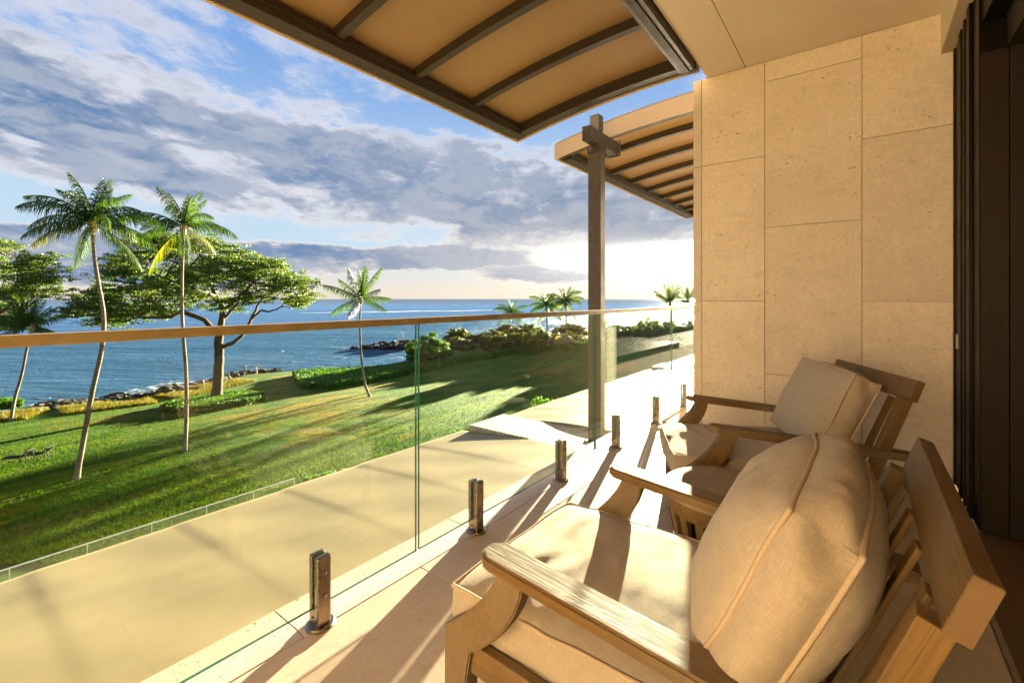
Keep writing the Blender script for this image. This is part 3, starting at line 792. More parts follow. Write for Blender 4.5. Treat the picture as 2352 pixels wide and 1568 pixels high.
def cushion(name, a, b, c, crown_t, crown_b, bulge, seed, parent, M, wrinkle=0.004, r=0.10, N=64, ridge=None, pinch=None, pw=2.2, wander=1.0):
    nz = lambda x, y, z: mnoise.noise(Vector((x + seed * 7.3, y - seed * 3.1, z + seed)))
    def outl(u, v):
        return a * u * math.sqrt(1 - r * v * v / 2), b * v * math.sqrt(1 - r * u * u / 2)
    def edge_z(X, Y, top):
        return (c if top else -c) + nz(X * 5, Y * 5, 3 if top else 8) * 0.007 * wander
    def edge_in(X, Y, top):                                # seam wanders in and out a little
        return 1.0 + nz(X * 6.5, Y * 6.5, 13 if top else 23) * 0.018 * wander
    vs, fs = [], []
    top, bot = {}, {}
    us = [math.sin((i / N * 2 - 1) * math.pi / 2 * 0.94) / math.sin(math.pi / 2 * 0.94) for i in range(N + 1)]
    for sgn, store, cr in ((1, top, crown_t), (-1, bot, crown_b)):
        for i, u in enumerate(us):
            for j, v in enumerate(us):
                X, Y = outl(u, v); k = edge_in(X, Y, sgn > 0); m = max(abs(u), abs(v)) ** 8
                X *= 1 + (k - 1) * m; Y *= 1 + (k - 1) * m
                e = ((1 - abs(u) ** pw) * (1 - abs(v) ** pw)); e = max(0, e) ** 0.60
                z = edge_z(X, Y, sgn > 0) * (1 if cr > 0 else 1) + sgn * cr * e
                w = nz(X * 4, Y * 9, 31) * 0.9 + nz(X * 11, Y * 22, 41) * 0.45 + nz(X * 3, Y * 3, 5) * 0.8
                z += sgn * wrinkle * w * min(1, e * 2.2)
                if ridge: z += ridge(u, v, X, Y) * (1 if sgn > 0 else 0)
                store[i, j] = len(vs); vs.append((X, Y, z))
        for i in range(N):
            for j in range(N):
                q = (store[i, j], store[i + 1, j], store[i + 1, j + 1], store[i, j + 1])
                fs.append(q if sgn > 0 else q[::-1])
    per = [(i, 0) for i in range(N)] + [(N, j) for j in range(N)] + [(i, N) for i in range(N, 0, -1)] + [(0, j) for j in range(N, 0, -1)]
    K = 12; rings = [[top[p] for p in per]]
    for k in range(1, K):
        w = 1 - 2 * k / K; ring = []
        for q, p in enumerate(per):
            A, B = Vector(vs[top[p]]), Vector(vs[bot[p]])
            P0 = A.lerp(B, k / K)
            u, v = us[p[0]], us[p[1]]
            nrm = Vector((u ** 9 if abs(u) >= abs(v) else u * 0.15, v ** 9 if abs(v) >= abs(u) else v * 0.15, 0))
            nrm = nrm.normalized() if nrm.length > 0 else Vector((0, 0, 0))
            cor = 1 - (min(abs(u), abs(v))) ** 6 * 0.75
            off = bulge * (1 - w * w) * cor
            s = q / len(per)
            off += (nz(P0.x * 16, P0.y * 16, w * 1.5) * 0.6 + nz(P0.x * 34, P0.y * 34, w * 2.4) * 0.35) * 0.0055 * (1 - w ** 4)
            if pinch: off += pinch(P0, w, u, v)
            ring.append(len(vs)); vs.append(tuple(P0 + nrm * off))
        rings.append(ring)
    rings.append([bot[p] for p in per]); n = len(per)
    for k in range(K):
        for q in range(n):
            q2 = (q + 1) % n; fs.append((rings[k][q2], rings[k][q], rings[k + 1][q], rings[k + 1][q2]))
    me_ = pymesh(name, vs, fs); uvl = me_.uv_layers.new(name='weave'); nf2 = 2 * N * N; buf = np.zeros(len(me_.loops) * 2)
    for pi, pg in enumerate(me_.polygons):
        if pi < nf2:
            for li, vi in zip(pg.loop_indices, pg.vertices): buf[2 * li] = vs[vi][0]; buf[2 * li + 1] = vs[vi][1]
        else:
            ax_ = 0 if abs(pg.normal.y) > abs(pg.normal.x) else 1
            for li, vi in zip(pg.loop_indices, pg.vertices): buf[2 * li] = vs[vi][ax_]; buf[2 * li + 1] = vs[vi][2]
    uvl.data.foreach_set('uv', buf)
    o = link(name, me_, M_LINEN, parent, True); o.matrix_local = M
    for d in (top, bot):
        pts = [Vector(vs[d[p]]) for p in per][::2]
        pts = [p + Vector((p.x, p.y, 0)).normalized() * 0.002 for p in pts]
        tube('piping', pts, 0.0058, M_PIPING, o, 7, True)
    return o

def make_chair(label, loc, rz, plump=True):
    t = empty('lounge_chair', loc, rz, label=label, cat='armchair', group='teak lounge armchairs on the balcony')
    AX = 0.36
    sl = 0.095
    for s in (-1, 1):
        # arm: a board sloping down to the back, nose rounded
        L = 0.86; w2 = 0.045
        out = [(-L, -w2), (-0.02, -w2), (-0.004, -w2 + 0.006), (0.012, -w2 + 0.022), (0.017, -0.012), (0.017, 0.012), (0.012, w2 - 0.022),
               (-0.004, w2 - 0.006), (-0.02, w2), (-L, w2)]
        X = Vector((0, 1, sl)).normalized(); Y = Vector((-1, 0, 0)); Z = X.cross(Y)
        plank('arm', out, 0.034, frame_mat(X, Y, Z, (s * AX, 0.022, 0.545 - 0.017)), M_WOOD, t, 0.006)
        # front leg with the scooped bracket that carries the arm (profile in y, z)
        leg = [(0.168, 0.0), (0.168, 0.302), (0.120, 0.338), (0.078, 0.376), (0.040, 0.418), (0.008, 0.462), (-0.018, 0.511),
               (-0.088, 0.505), (-0.082, 0.468), (-0.066, 0.425), (-0.040, 0.380), (-0.005, 0.335), (0.035, 0.298), (0.075, 0.268), (0.088, 0.20), (0.088, 0.0)]
        prism('front_leg', leg, s * AX - 0.024, s * AX + 0.024, M_WOOD, t, 0.004)
        # rear post: leans back from the floor to the top board
        y_at = lambda z: -0.530 - 0.375 * z
        board('rear_post', (s * AX, y_at(0.0), 0.0), (s * AX, y_at(0.712), 0.712), 0.048, 0.046, M_WOOD, t, up=(0, 1, 0.3), bev=0.003)
        board('side_rail', (s * (AX - 0.004), 0.10, 0.245), (s * (AX - 0.004), -0.60, 0.215), 0.028, 0.075, M_WOOD, t)
        board('side_stretcher', (s * (AX), 0.10, 0.10), (s * (AX), -0.55, 0.095), 0.024, 0.036, M_WOOD, t)
    board('front_rail', (-0.335, 0.11, 0.235), (0.335, 0.11, 0.235), 0.028, 0.075, M_WOOD, t)
    board('rear_rail', (-0.335, -0.605, 0.225), (0.335, -0.605, 0.225), 0.028, 0.07, M_WOOD, t)
    for i in range(7):
        yy = 0.05 - i * 0.095
        board('seat_slat', (-0.333, yy, 0.252 + yy * 0.03), (0.333, yy, 0.252 + yy * 0.03), 0.060, 0.014, M_WOOD, t)
    # backrest: top board, slats
    tz = Vector((0, -0.33, 0.944)).normalized()
    top = Vector((0, -0.832, 0.747))
    o = board('top_board', top + Vector((-0.386, 0, 0)), top + Vector((0.386, 0, 0)), 0.034, 0.098, M_WOOD, t, up=tz, bev=0.003)
    for s in (-1, 1):
        e = box('board_end', -0.0006, 0.0006, -0.0155, 0.0155, -0.047, 0.047, M_ENDGRAIN, o); e.location = (s * 0.3861, 0, 0)
    for i in range(4):
        xx = -0.252 + i * 0.168
        board('back_slat', (xx, -0.620, 0.262), (xx, -0.800, 0.700), 0.046, 0.012, M_WOOD, t, up=(0, 1, 0.4))
    # cushions
    def ridge(u, v, X, Y):
        f = max(0, 1 - ((v - 0.45) / 0.5) ** 2)
        return f * (math.sin(Y * 58 + mnoise.noise(Vector((X * 5, Y * 2, 1))) * 5) * 0.0042 * (0.5 + mnoise.noise(Vector((X * 3.1, Y * 3, 4)))) +
                    mnoise.noise(Vector((X * 2.6, Y * 12, 9))) * (0.0065 if plump else 0.003))
    cushion('seat_cushion', 0.326, 0.388, 0.053, 0.036, 0.0, 0.020, 1.0 if plump else 4.0, t, Matrix.Translation((0, -0.184, 0.313)), 0.006, 0.09, 72, ridge)
    X = Vector((-1, 0, 0)); Yv = Vector((0, -0.43, 0.903)).normalized(); Z = X.cross(Yv)
    def pinch(Pp, w, u, v):
        d = 0
        for (cx, cy, rr, am) in ((0.29, 0.185, 0.035, -0.020), (-0.28, 0.185, 0.035, -0.020), (0.12, 0.20, 0.03, -0.004), (-0.05, 0.2, 0.03, -0.004)):
            d += 1.4 * am * math.exp(-((Pp.x - cx) ** 2 + (Pp.y - cy) ** 2) / rr ** 2) * math.exp(-((w + 0.25) / 0.5) ** 2)
        return d
    if plump:
        cushion('back_cushion', 0.325, 0.222, 0.058, 0.100, 0.088, 0.044, 2.0, t, frame_mat(X, Yv, Z, (0, -0.580, 0.582)), 0.012, 0.42, 88, None, pinch, 2.9, 1.9)
    else:
        cushion('back_cushion', 0.318, 0.215, 0.056, 0.055, 0.045, 0.020, 6.0, t, frame_mat(X, Yv, Z, (0, -0.582, 0.592)), 0.005, 0.10, 72, None, pinch)
    return t
make_chair('teak armchair nearest the camera, with plump beige cushions', (1.245, 0.715, 0), 0)
make_chair('teak armchair against the stone wall, beyond the round table', (2.745, 0.721, 0), R(24.7), False)

# round slatted side table
tb = empty('side_table', (2.0, 0.43, 0), label='round slatted teak side table between the two armchairs', cat='table')
lathe('tabletop', [(0, 0.384), (0.246, 0.384), (0.250, 0.388), (0.250, 0.400), (0.246, 0.404), (0.2345, 0.404), (0.2343, 0.400), (0.2315, 0.400), (0.2313, 0.404), (0, 0.404)], M_WOODTOP, tb, 72)
lathe('inlay_ring', [(0.2316, 0.3995), (0.2342, 0.3995), (0.2342, 0.4018), (0.2316, 0.4018)], M_SLOT, tb, 72)
v, f = [], []
def ring_part(name, r0, r1, z0, z1, mat, par, r0b=None, r1b=None, k=64):
    prof = [(r0b or r0, z0), (r1b or r1, z0), (r1, z1), (r0, z1)]
    vs, fs = [], []
    for r_, z_ in prof:
        for j in range(k):
            a_ = 2 * math.pi * j / k; vs.append((r_ * math.cos(a_), r_ * math.sin(a_), z_))
    for i in range(4):
        for j in range(k):
            i2, j2 = (i + 1) % 4, (j + 1) % k; fs.append((i * k + j, i * k + j2, i2 * k + j2, i2 * k + j))
    return link(name, pymesh(name, vs, fs), mat, par)
ring_part('apron', 0.218, 0.240, 0.325, 0.3835, M_WOOD, tb, 0.214, 0.234)
ring_part('foot_ring', 0.150, 0.178, 0.0, 0.040, M_WOOD, tb)
for i in range(20):
    an = 2 * math.pi * (i + 0.3) / 20
    d = Vector((math.cos(an), math.sin(an), 0))
    board('slat', d * 0.166 + Vector((0, 0, 0.041)), d * 0.226 + Vector((0, 0, 0.3245)), 0.036, 0.014, M_WOOD, tb, up=d, bev=0.002, seg=1)
# ================================================================== TERRAIN, SEA
def shore_pt(x, y): return Gd(x, y)[0].xy
SHORE = [(-900, 1010), (-500, 975), (-200, 968), (0, 946), (130, 936), (330, 910), (400, 896), (510, 872), (560, 858), (640, 853), (700, 846),
         (800, 841), (925, 829), (950, 806), (985, 792), (1030, 783), (1110, 768), (1250, 762), (1400, 756), (1600, 748)]
SH = [tuple(shore_pt(*p)) for p in SHORE]
POLY = np.array([(-320, 160), (-200, 120)] + SH + [(330, 55), (460, 20), (460, -160), (-320, -160)])
SEG_A = np.array(SH[:-1]); SEG_B = np.array(SH[1:])
def sdist(X, Y):
    """signed distance to the shoreline polygon, + inland"""
    X = np.asarray(X, float); Y = np.asarray(Y, float)
    d = np.full(X.shape, 1e9); ins = np.zeros(X.shape, bool)
    n = len(POLY)
    for i in range(n):
        ax, ay = POLY[i]; bx, by = POLY[(i + 1) % n]
        ex, ey = bx - ax, by - ay
        t = np.clip(((X - ax) * ex + (Y - ay) * ey) / (ex * ex + ey * ey), 0, 1)
        d = np.minimum(d, np.hypot(X - ax - t * ex, Y - ay - t * ey))
        c = ((ay > Y) != (by > Y)) & (X < (bx - ax) * (Y - ay) / (by - ay + 1e-12) + ax)
        ins ^= c
    return np.where(ins, d, -d)
gx = np.concatenate([np.arange(-320, -30, 10), np.arange(-30, 150, 1.25), np.arange(150, 461, 5)])
gy = np.concatenate([np.arange(-160, 10, 10), np.arange(10, 150, 1.25), np.arange(150, 190, 5)])
GX, GY = np.meshgrid(gx, gy)
SD = sdist(GX, GY)
GZ = np.vectorize(ground_z)(GX, GY)
wob = np.vectorize(lambda a, b: mnoise.noise(Vector((a * .12, b * .12, 0))) * 1.6 + mnoise.noise(Vector((a * .45, b * .45, 3))) * 0.7)(GX, GY)
s_ = np.clip((SD + wob * 0.5 + 3.2) / 4.6, 0, 1); s_ = s_ * s_ * (3 - 2 * s_)
soft = np.vectorize(lambda a, b: mnoise.noise(Vector((a * .05, b * .05, 7))) * 0.22)(GX, GY)
Z = (SEA_Z - 1.8) + (GZ + soft - (SEA_Z - 1.8)) * s_
Vg = np.stack([GX, GY, Z], -1).reshape(-1, 3); nx = len(gx); ny = len(gy)
ii = np.arange((ny - 1) * (nx - 1)); a_ = (ii // (nx - 1)) * nx + ii % (nx - 1)
ground = link('ground', npmesh('ground', Vg, np.stack([a_, a_ + 1, a_ + nx + 1, a_ + nx], 1), 4), M_LAWN, None, True); tag(ground, kind='structure')
def gz(X, Y):
    return ground_z(X, Y) + mnoise.noise(Vector((X * .05, Y * .05, 7))) * 0.22
def Gp(x, y):
    p, t = Gd(x, y); return Vector((p.x, p.y, gz(p.x, p.y))), t

# open sea: a rippled sheet near the shore running on to the horizon
ring_r = np.concatenate([[0], np.geomspace(20, 26000, 60)])
ang = np.linspace(0, 2 * math.pi, 97)[:-1]
Vs = [(0, 0, SEA_Z)]; Fs = []
for r_ in ring_r[1:]:
    for a in ang: Vs.append((r_ * math.cos(a), r_ * math.sin(a), SEA_Z))
na = len(ang)
tri = [(0, 1 + j, 1 + (j + 1) % na) for j in range(na)]
for k in range(len(ring_r) - 2):
    for j in range(na):
        j2 = (j + 1) % na; b0 = 1 + k * na; tri.append((b0 + j, b0 + na + j, b0 + na + j2, b0 + j2))
sea = link('sea', pymesh('sea', Vs, tri), M_SEA); tag(sea, kind='structure')

def alpha_foam(thr):
    m = bpy.data.materials.new('foam lace'); m.use_nodes = True; nt = m.node_tree; g = G(nt)
    b = nt.nodes['Principled BSDF']; b.inputs['Base Color'].default_value = (0.72, 0.74, 0.76, 1); b.inputs['Roughness'].default_value = 0.7
    n = g.noise(g.scale(g.pos(), (0.8, 1.0, 1)), 0.9, 6, 0.75, 0.6).step(thr, thr + 0.10)
    g.put(b.inputs['Alpha'], n); return m
M_FOAML = alpha_foam(0.50)
vs, fs = [], []
pts = [Vector(p) for p in SH[2:9]]
for i, p in enumerate(pts):
    d = (pts[min(i + 1, len(pts) - 1)] - pts[max(i - 1, 0)]).normalized(); nrm = Vector((-d.y, d.x))
    if sdist(np.array([p.x + nrm.x * 3]), np.array([p.y + nrm.y * 3]))[0] > 0: nrm = -nrm
    for o_ in (3.0, 13.0):
        q = p + nrm * o_; vs.append((q.x, q.y, SEA_Z + 0.03))
for i in range(len(pts) - 1): fs.append((2 * i, 2 * i + 1, 2 * i + 3, 2 * i + 2))
fo = link('surf_foam', pymesh('surf_foam', vs, fs), M_FOAML); tag(fo, 'lace of white foam washing round the shore rocks', None, kind='stuff')
vs, fs = [], []
for i in range(41):
    s = i / 40; x_ = 690 + 470 * s; y_ = 719 - 6.5 * s + math.sin(s * 19) * 0.4
    t_ = (CAM_Z - SEA_Z) / ((y_ - 686) / 1057.0); p = P(x_, y_, t_); w_ = 1.6 + 9.0 * max(0, math.sin(s * 3.0)) * (0.4 + 0.6 * abs(math.sin(s * 31)))
    vs += [(p.x, p.y, SEA_Z + 0.05), (p.x + w_ * 0.5, p.y + w_, SEA_Z + 0.05)]
for i in range(40): fs.append((2 * i, 2 * i + 1, 2 * i + 3, 2 * i + 2))
wk = link('boat_wake', pymesh('boat_wake', vs, fs), M_FOAM); tag(wk, 'thin white wake line far out on the sea', None, kind='stuff')

# ------------------------------------------------------------------ grass blades
def blades(name, X, Y, h, w, mat, lean=0.35):
    n = len(X); Zb = np.array([gz(a, b) for a, b in zip(X, Y)])
    an = rng.uniform(0, 2 * math.pi, n); hh = h * rng.uniform(0.5, 1.3, n); ww = w * rng.uniform(0.6, 1.4, n)
    dx, dy = np.cos(an) * ww / 2, np.sin(an) * ww / 2
    lx, ly = rng.normal(0, lean, n) * hh, rng.normal(0, lean, n) * hh
    A = np.stack([X - dx, Y - dy, Zb - 0.01], 1); B = np.stack([X + dx, Y + dy, Zb - 0.01], 1); C = np.stack([X + lx, Y + ly, Zb + hh], 1)
    Vv = np.stack([A, B, C], 1).reshape(-1, 3); F = np.arange(3 * n).reshape(-1, 3)
    return link(name, npmesh(name, Vv, F, 3), mat)
# sample the lawn evenly as the camera sees it, so near ground gets more blades
n = 260000
px = rng.uniform(-60, 1620, n); py = 850 + (rng.uniform(0, 1, n) ** 0.75) * 480
r_ = np.stack([FX + (px - 1176) / 1057 * FY, FY - (px - 1176) / 1057 * FX], 1)
t_ = (CAM_Z + 11.6) / ((py - 686) / 1057.0)
X_, Y_ = r_[:, 0] * t_, r_[:, 1] * t_
sd = sdist(X_, Y_); keep = (sd > 4) & (Y_ > 17)
X_, Y_ = X_[keep], Y_[keep]
g1 = blades('lawn_grass', X_, Y_, 0.10, 0.055, M_GRASSBL); tag(g1, kind='stuff')
# dry grass between the lawn and the lava rocks
def along_shore(i0, i1, n, lo, hi):
    pts = np.array(SH[i0:i1 + 1]); L = np.hypot(*(pts[1:] - pts[:-1]).T); cs = np.concatenate([[0], np.cumsum(L)])
    u = rng.uniform(0, cs[-1], n); k = np.clip(np.searchsorted(cs, u) - 1, 0, len(L) - 1); f = (u - cs[k]) / L[k]
    p = pts[k] + (pts[k + 1] - pts[k]) * f[:, None]; d = (pts[k + 1] - pts[k]) / L[k][:, None]; nr = np.stack([-d[:, 1], d[:, 0]], 1)
    off = rng.uniform(lo, hi, n)
    q = p + nr * off[:, None]; s = sdist(q[:, 0], q[:, 1]); flip = (s > 0) != (off > 0)
    q[flip] = (p - nr * off[:, None])[flip]
    return q
q = along_shore(1, 7, 26000, 1.2, 6.5); dens = np.array([mnoise.noise(Vector((a * .2, b * .2, 0))) for a, b in q]); q = q[dens > -0.25]
g2 = blades('dry_grass', q[:, 0], q[:, 1], 0.42, 0.09, M_DRY, 0.5); tag(g2, 'strip of yellow dry grass between lawn and rocks', kind='stuff')

# ------------------------------------------------------------------ lava rocks
def rock_mesh(seed):
    bm = bmesh.new(); bmesh.ops.create_icosphere(bm, subdivisions=2, radius=1)
    for v in bm.verts:
        k = 1 + mnoise.noise(v.co * 1.3 + Vector((seed * 5, 0, 0))) * 0.6 + mnoise.noise(v.co * 3.4 + Vector((seed * 5, 0, 0))) * 0.28
        v.co *= k; v.co.z *= 0.62
    me = bpy.data.meshes.new('lava_rock'); bm.to_mesh(me); bm.free(); me.materials.append(M_LAVA); return me
ROCKS = [rock_mesh(i) for i in range(6)]
def rock(x, y, z, r, label, grp):
    o = bpy.data.objects.new('lava_rock', random.choice(ROCKS)); COL.objects.link(o)
    o.location = (x, y, z); o.rotation_euler = (random.uniform(-.3, .3), random.uniform(-.3, .3), random.uniform(0, 6.28))
    o.scale = (r * random.uniform(.8, 1.4), r * random.uniform(.7, 1.2), r * random.uniform(.7, 1.2)); tag(o, label, 'rock', grp)
def bank(i0, i1, n, lo, hi, base, slope, ra, rb, lab, grp):
    for (a, b) in along_shore(i0, i1, n, lo, hi):
        u = (float(sdist(np.array([a]), np.array([b]))[0]) - lo) / (hi - lo)
        rock(a, b, SEA_Z + base + slope * max(0, u) ** 1.3, random.uniform(ra, rb), lab[0] if u < .5 else lab[1], grp + (' by the water' if u < .5 else ' by the grass'))
bank(3, 5, 150, -11.0, 0.3, 0.0, 1.0, .4, 1.0, ('black lava rock wetted by foam at the sea side of the left bank', 'black lava rock just below the yellow dry grass strip'), 'lava rocks of the left bank')
bank(5, 7, 110, -6.0, 0.8, 0.0, 1.5, .5, 1.15, ('black lava rock at the water beside the stout trunk', 'black lava rock topping the bank beside the stout trunk'), 'lava rocks beside the stout trunk')
for (a, b) in along_shore(7, 9, 34, -2.5, 0.2):
    rock(a, b, SEA_Z + 1.3, random.uniform(.4, .7), 'dark rock on the crest behind the two walkers', 'rocks on the lawn crest')
for i in range(66):
    s = random.random(); x_ = 835 + 125 * s; y_ = 800 + random.uniform(-9, 5) * (0.35 + 0.65 * s) - 2 * s
    t_ = (CAM_Z - SEA_Z) / ((y_ - 686) / 1057.0); p = P(x_, y_, t_)
    rock(p.x, p.y, SEA_Z + 0.1 + s * 0.9 + random.uniform(0, .4), random.uniform(.6, 1.5), 'black lava rock in the spit reaching out into the bay', 'lava rocks of the spit')
p = P(812, 799, 135); rock(p.x, p.y, SEA_Z + 0.15, 1.0, 'lone low rock awash off the tip of the lava spit', None)
p = P(924, 792, 152); rock(p.x, p.y, SEA_Z + 0.2, 1.2, 'lone rock standing in the water behind the lava spit', None)

# ------------------------------------------------------------------ foliage helpers
def leaf_cloud(C, Rr, n, size, flat=0.5, top_bias=0.6, aspect=2.2):
    """n leaf quads in ellipsoids: C (k,3) centres, Rr (k,3) radii"""
    k = len(C); idx = rng.integers(0, k, n)
    d = rng.normal(size=(n, 3)); d /= np.linalg.norm(d, axis=1)[:, None]
    rad = rng.uniform(0, 1, n) ** 0.45
    P_ = C[idx] + d * Rr[idx] * rad[:, None]
    nrm = d * (1 - top_bias) + np.array([0, 0, 1.0]) * top_bias + rng.normal(0, flat, (n, 3)); nrm /= np.linalg.norm(nrm, axis=1)[:, None]
    t = np.cross(nrm, rng.normal(size=(n, 3))); t /= np.linalg.norm(t, axis=1)[:, None] + 1e-9; b = np.cross(nrm, t)
    s = size * rng.uniform(0.6, 1.4, n)[:, None]
    t *= s * aspect / 2; b *= s / 2
    Vv = np.stack([P_ - t, P_ - b * 0.9, P_ + t, P_ + b * 0.9], 1).reshape(-1, 3)
    return Vv, np.arange(4 * n).reshape(-1, 4)
def in_poly(x, y, poly):
    c = False; n = len(poly)
    for i in range(n):
        ax, ay = poly[i]; bx, by = poly[(i + 1) % n]
        if (ay > y) != (by > y) and x < (bx - ax) * (y - ay) / (by - ay) + ax: c = not c
    return c
def crown_tree(label, base_px, t, limbs, outline, nclump, leaves, depth, r0, clump=(1.9, 0.5), size=0.2, mat=None, name='spreading_tree', sep=0.6):
    base = P(base_px[0], base_px[1], t)
    root = empty(name, base, label=label, cat='tree'); inv = Vector(base)
    vs, fs, nodes = [], [], []
    for li, (rA, rB, pl) in enumerate(limbs):
        pts = [P(x, y, t + dz) - inv for (x, y, dz) in pl]
        fine = []
        for i in range(len(pts) - 1):
            for s in range(5):
                q = pts[i].lerp(pts[i + 1], s / 5); q = q + Vector((mnoise.noise(q * .9) * .16, mnoise.noise(q * .9 + Vector((9, 0, 0))) * .16, mnoise.noise(q * .9 + Vector((0, 9, 0))) * .12)) * (0 if i == 0 and s == 0 and li == 0 else 1)
                fine.append(q)
        fine.append(pts[-1]); rad = [rA + (rB - rA) * i / (len(fine) - 1) for i in range(len(fine))]
        if li == 0:
            for i in range(min(3, len(rad))): rad[i] *= 1.35 - 0.12 * i
        v, f = tube_data(fine, rad, 9); o_ = len(vs); vs += v; fs += [tuple(a + o_ for a in q) for q in f]
        if li > 0 or len(limbs) == 1: nodes += fine[3:]
        else: nodes += fine[-3:]
    link('trunk', pymesh('trunk', vs, fs), M_BARK, root, True)
    C = []; tries = 0
    xs = [p[0] for p in outline]; ys = [p[1] for p in outline]
    mpx = t / 1057.0
    while len(C) < nclump and tries < 20000:
        tries += 1
        x, y = random.uniform(min(xs), max(xs)), random.uniform(min(ys), max(ys))
        if not in_poly(x, y, outline): continue
        dz = random.uniform(-1, 1) * depth * (1 - 0.5 * abs((x - sum(xs) / len(xs)) / (max(xs) - min(xs))))
        c = P(x, y + 4, t + dz) - inv
        if any((Vector((c.x - q.x, c.y - q.y, (c.z - q.z) * 2.4))).length < clump[0] * sep for q in C): continue
        C.append(c)
    vs, fs = [], []
    for c in C:
        q = min(nodes, key=lambda m: (m - c).length + max(0, m.z - c.z) * 2)
        mid = q.lerp(c, 0.5) + Vector((random.uniform(-.3, .3), random.uniform(-.3, .3), -0.35 * random.random()))
        L = (c - q).length; r1 = min(0.11, 0.03 + L * 0.014)
        pts = [q, q.lerp(mid, .5) + Vector((0, 0, .15)), mid, mid.lerp(c, .5) + Vector((0, 0, .1)), c]
        v, f = tube_data(pts, [r1, r1 * .8, r1 * .6, r1 * .4, .015], 5); o_ = len(vs); vs += v; fs += [tuple(a + o_ for a in q_) for q_ in f]
        for _ in range(3):
            e = c + Vector((random.uniform(-1, 1) * clump[0], random.uniform(-1, 1) * clump[0], random.uniform(-.1, .4)))
            v, f = tube_data([mid, mid.lerp(e, .5) + Vector((0, 0, -.1)), e], [r1 * .5, r1 * .35, .01], 4); o_ = len(vs); vs += v; fs += [tuple(a + o_ for a in q_) for q_ in f]
    link('branches', pymesh('branches', vs, fs), M_BARK, root)
    # each clump: several small flat sprays
    cc, rr = [], []
    for c in C:
        for _ in range(14):
            a = random.uniform(0, 6.28); d = random.random() ** .6 * clump[0]
            cc.append((c.x + math.cos(a) * d, c.y + math.sin(a) * d, c.z - 0.10 * d * d / clump[0] + random.uniform(-.75, .55)))
            rr.append((random.uniform(.4, 1.1), random.uniform(.4, 1.1), clump[1] * random.uniform(.2, .55)))
    V_, F_ = leaf_cloud(np.array(cc), np.array(rr), leaves, size, 0.7, 0.3)
    link('crown', npmesh('crown', V_, F_, 4), mat or M_LEAF, root)
    return root
p_, tT = Gp(497, 919)
main_limbs = [(0.62, 0.50, [(497, 921, 0), (500, 880, 0), (504, 830, 0), (503, 790, 0), (506, 762, 0)]),
              (0.42, 0.12, [(506, 770, 0), (510, 737, 0), (512, 705, 1), (497, 681, 1.5), (482, 650, 1), (470, 610, 0), (455, 575, 0)]),
              (0.34, 0.08, [(504, 775, 0), (470, 735, -1), (418, 714, -2), (394, 727, -3), (330, 730, -4), (300, 715, -4), (235, 705, -5)]),
              (0.20, 0.06, [(394, 727, -3), (371, 722, -2), (352, 699, -2), (320, 660, -3), (290, 620, -2)]),
              (0.30, 0.08, [(505, 800, 0), (536, 788, 1), (558, 768, 2), (577, 733, 3), (592, 703, 4), (612, 670, 4), (640, 630, 4)]),
              (0.16, 0.05, [(577, 733, 3), (600, 712, 3), (618, 716, 3), (645, 707, 2), (668, 684, 2), (705, 672, 1)]),
              (0.22, 0.06, [(510, 737, 0), (545, 700, 2), (560, 660, 4), (545, 610, 5), (530, 570, 4)]),
              (0.22, 0.06, [(512, 715, 1), (540, 690, -3), (580, 650, -5), (620, 620, -5)]),
              (0.20, 0.05, [(482, 650, 1), (430, 620, 4), (380, 590, 6), (330, 560, 6)]),
              (0.18, 0.05, [(497, 681, 1.5), (440, 660, -4), (380, 640, -6), (300, 600, -5)])]
main_out = [(152, 705), (200, 668), (232, 640), (225, 612), (262, 590), (290, 556), (330, 540), (390, 532), (440, 545), (520, 540), (562, 560), (582, 596),
            (628, 588), (668, 606), (702, 640), (736, 672), (728, 694), (690, 700), (650, 690), (610, 676), (566, 690), (520, 706), (470, 690), (420, 706),
            (340, 728), (260, 738), (190, 742), (155, 728)]
crown_tree('broad spreading tree with a stout trunk in the round hedge bed', (497, 921), tT, main_limbs, main_out, 170, 120000, 8.5, .6, (1.7, 0.6), 0.125)
left_limbs = [(0.6, 0.45, [(-90, 930, 0), (-85, 860, 0), (-80, 790, 0)]),
              (0.35, 0.08, [(-80, 795, 0), (-30, 740, 0), (20, 705, 0), (55, 660, 1), (90, 625, 1)]),
              (0.3, 0.08, [(-80, 795, 0), (-90, 720, 2), (-60, 650, 3), (0, 600, 3)]),
              (0.3, 0.08, [(-80, 795, 0), (-140, 720, 0), (-200, 660, 0)]),
              (0.2, 0.05, [(-30, 740, 0), (10, 742, -3), (45, 725, -4)])]
left_out = [(-280, 650), (-180, 570), (-60, 545), (0, 552), (60, 562), (112, 590), (150, 606), (128, 640), (142, 664), (105, 676), (70, 672), (40, 690), (58, 720), (52, 752), (10, 758), (-60, 740), (-150, 720), (-280, 705)]
p_, tL = Gp(-90, 930)
crown_tree('spreading tree at the left edge of the frame, trunk out of view', (-90, 930), tL, left_limbs, left_out, 110, 74000, 8.0, .6, (1.8, 0.6), 0.125)

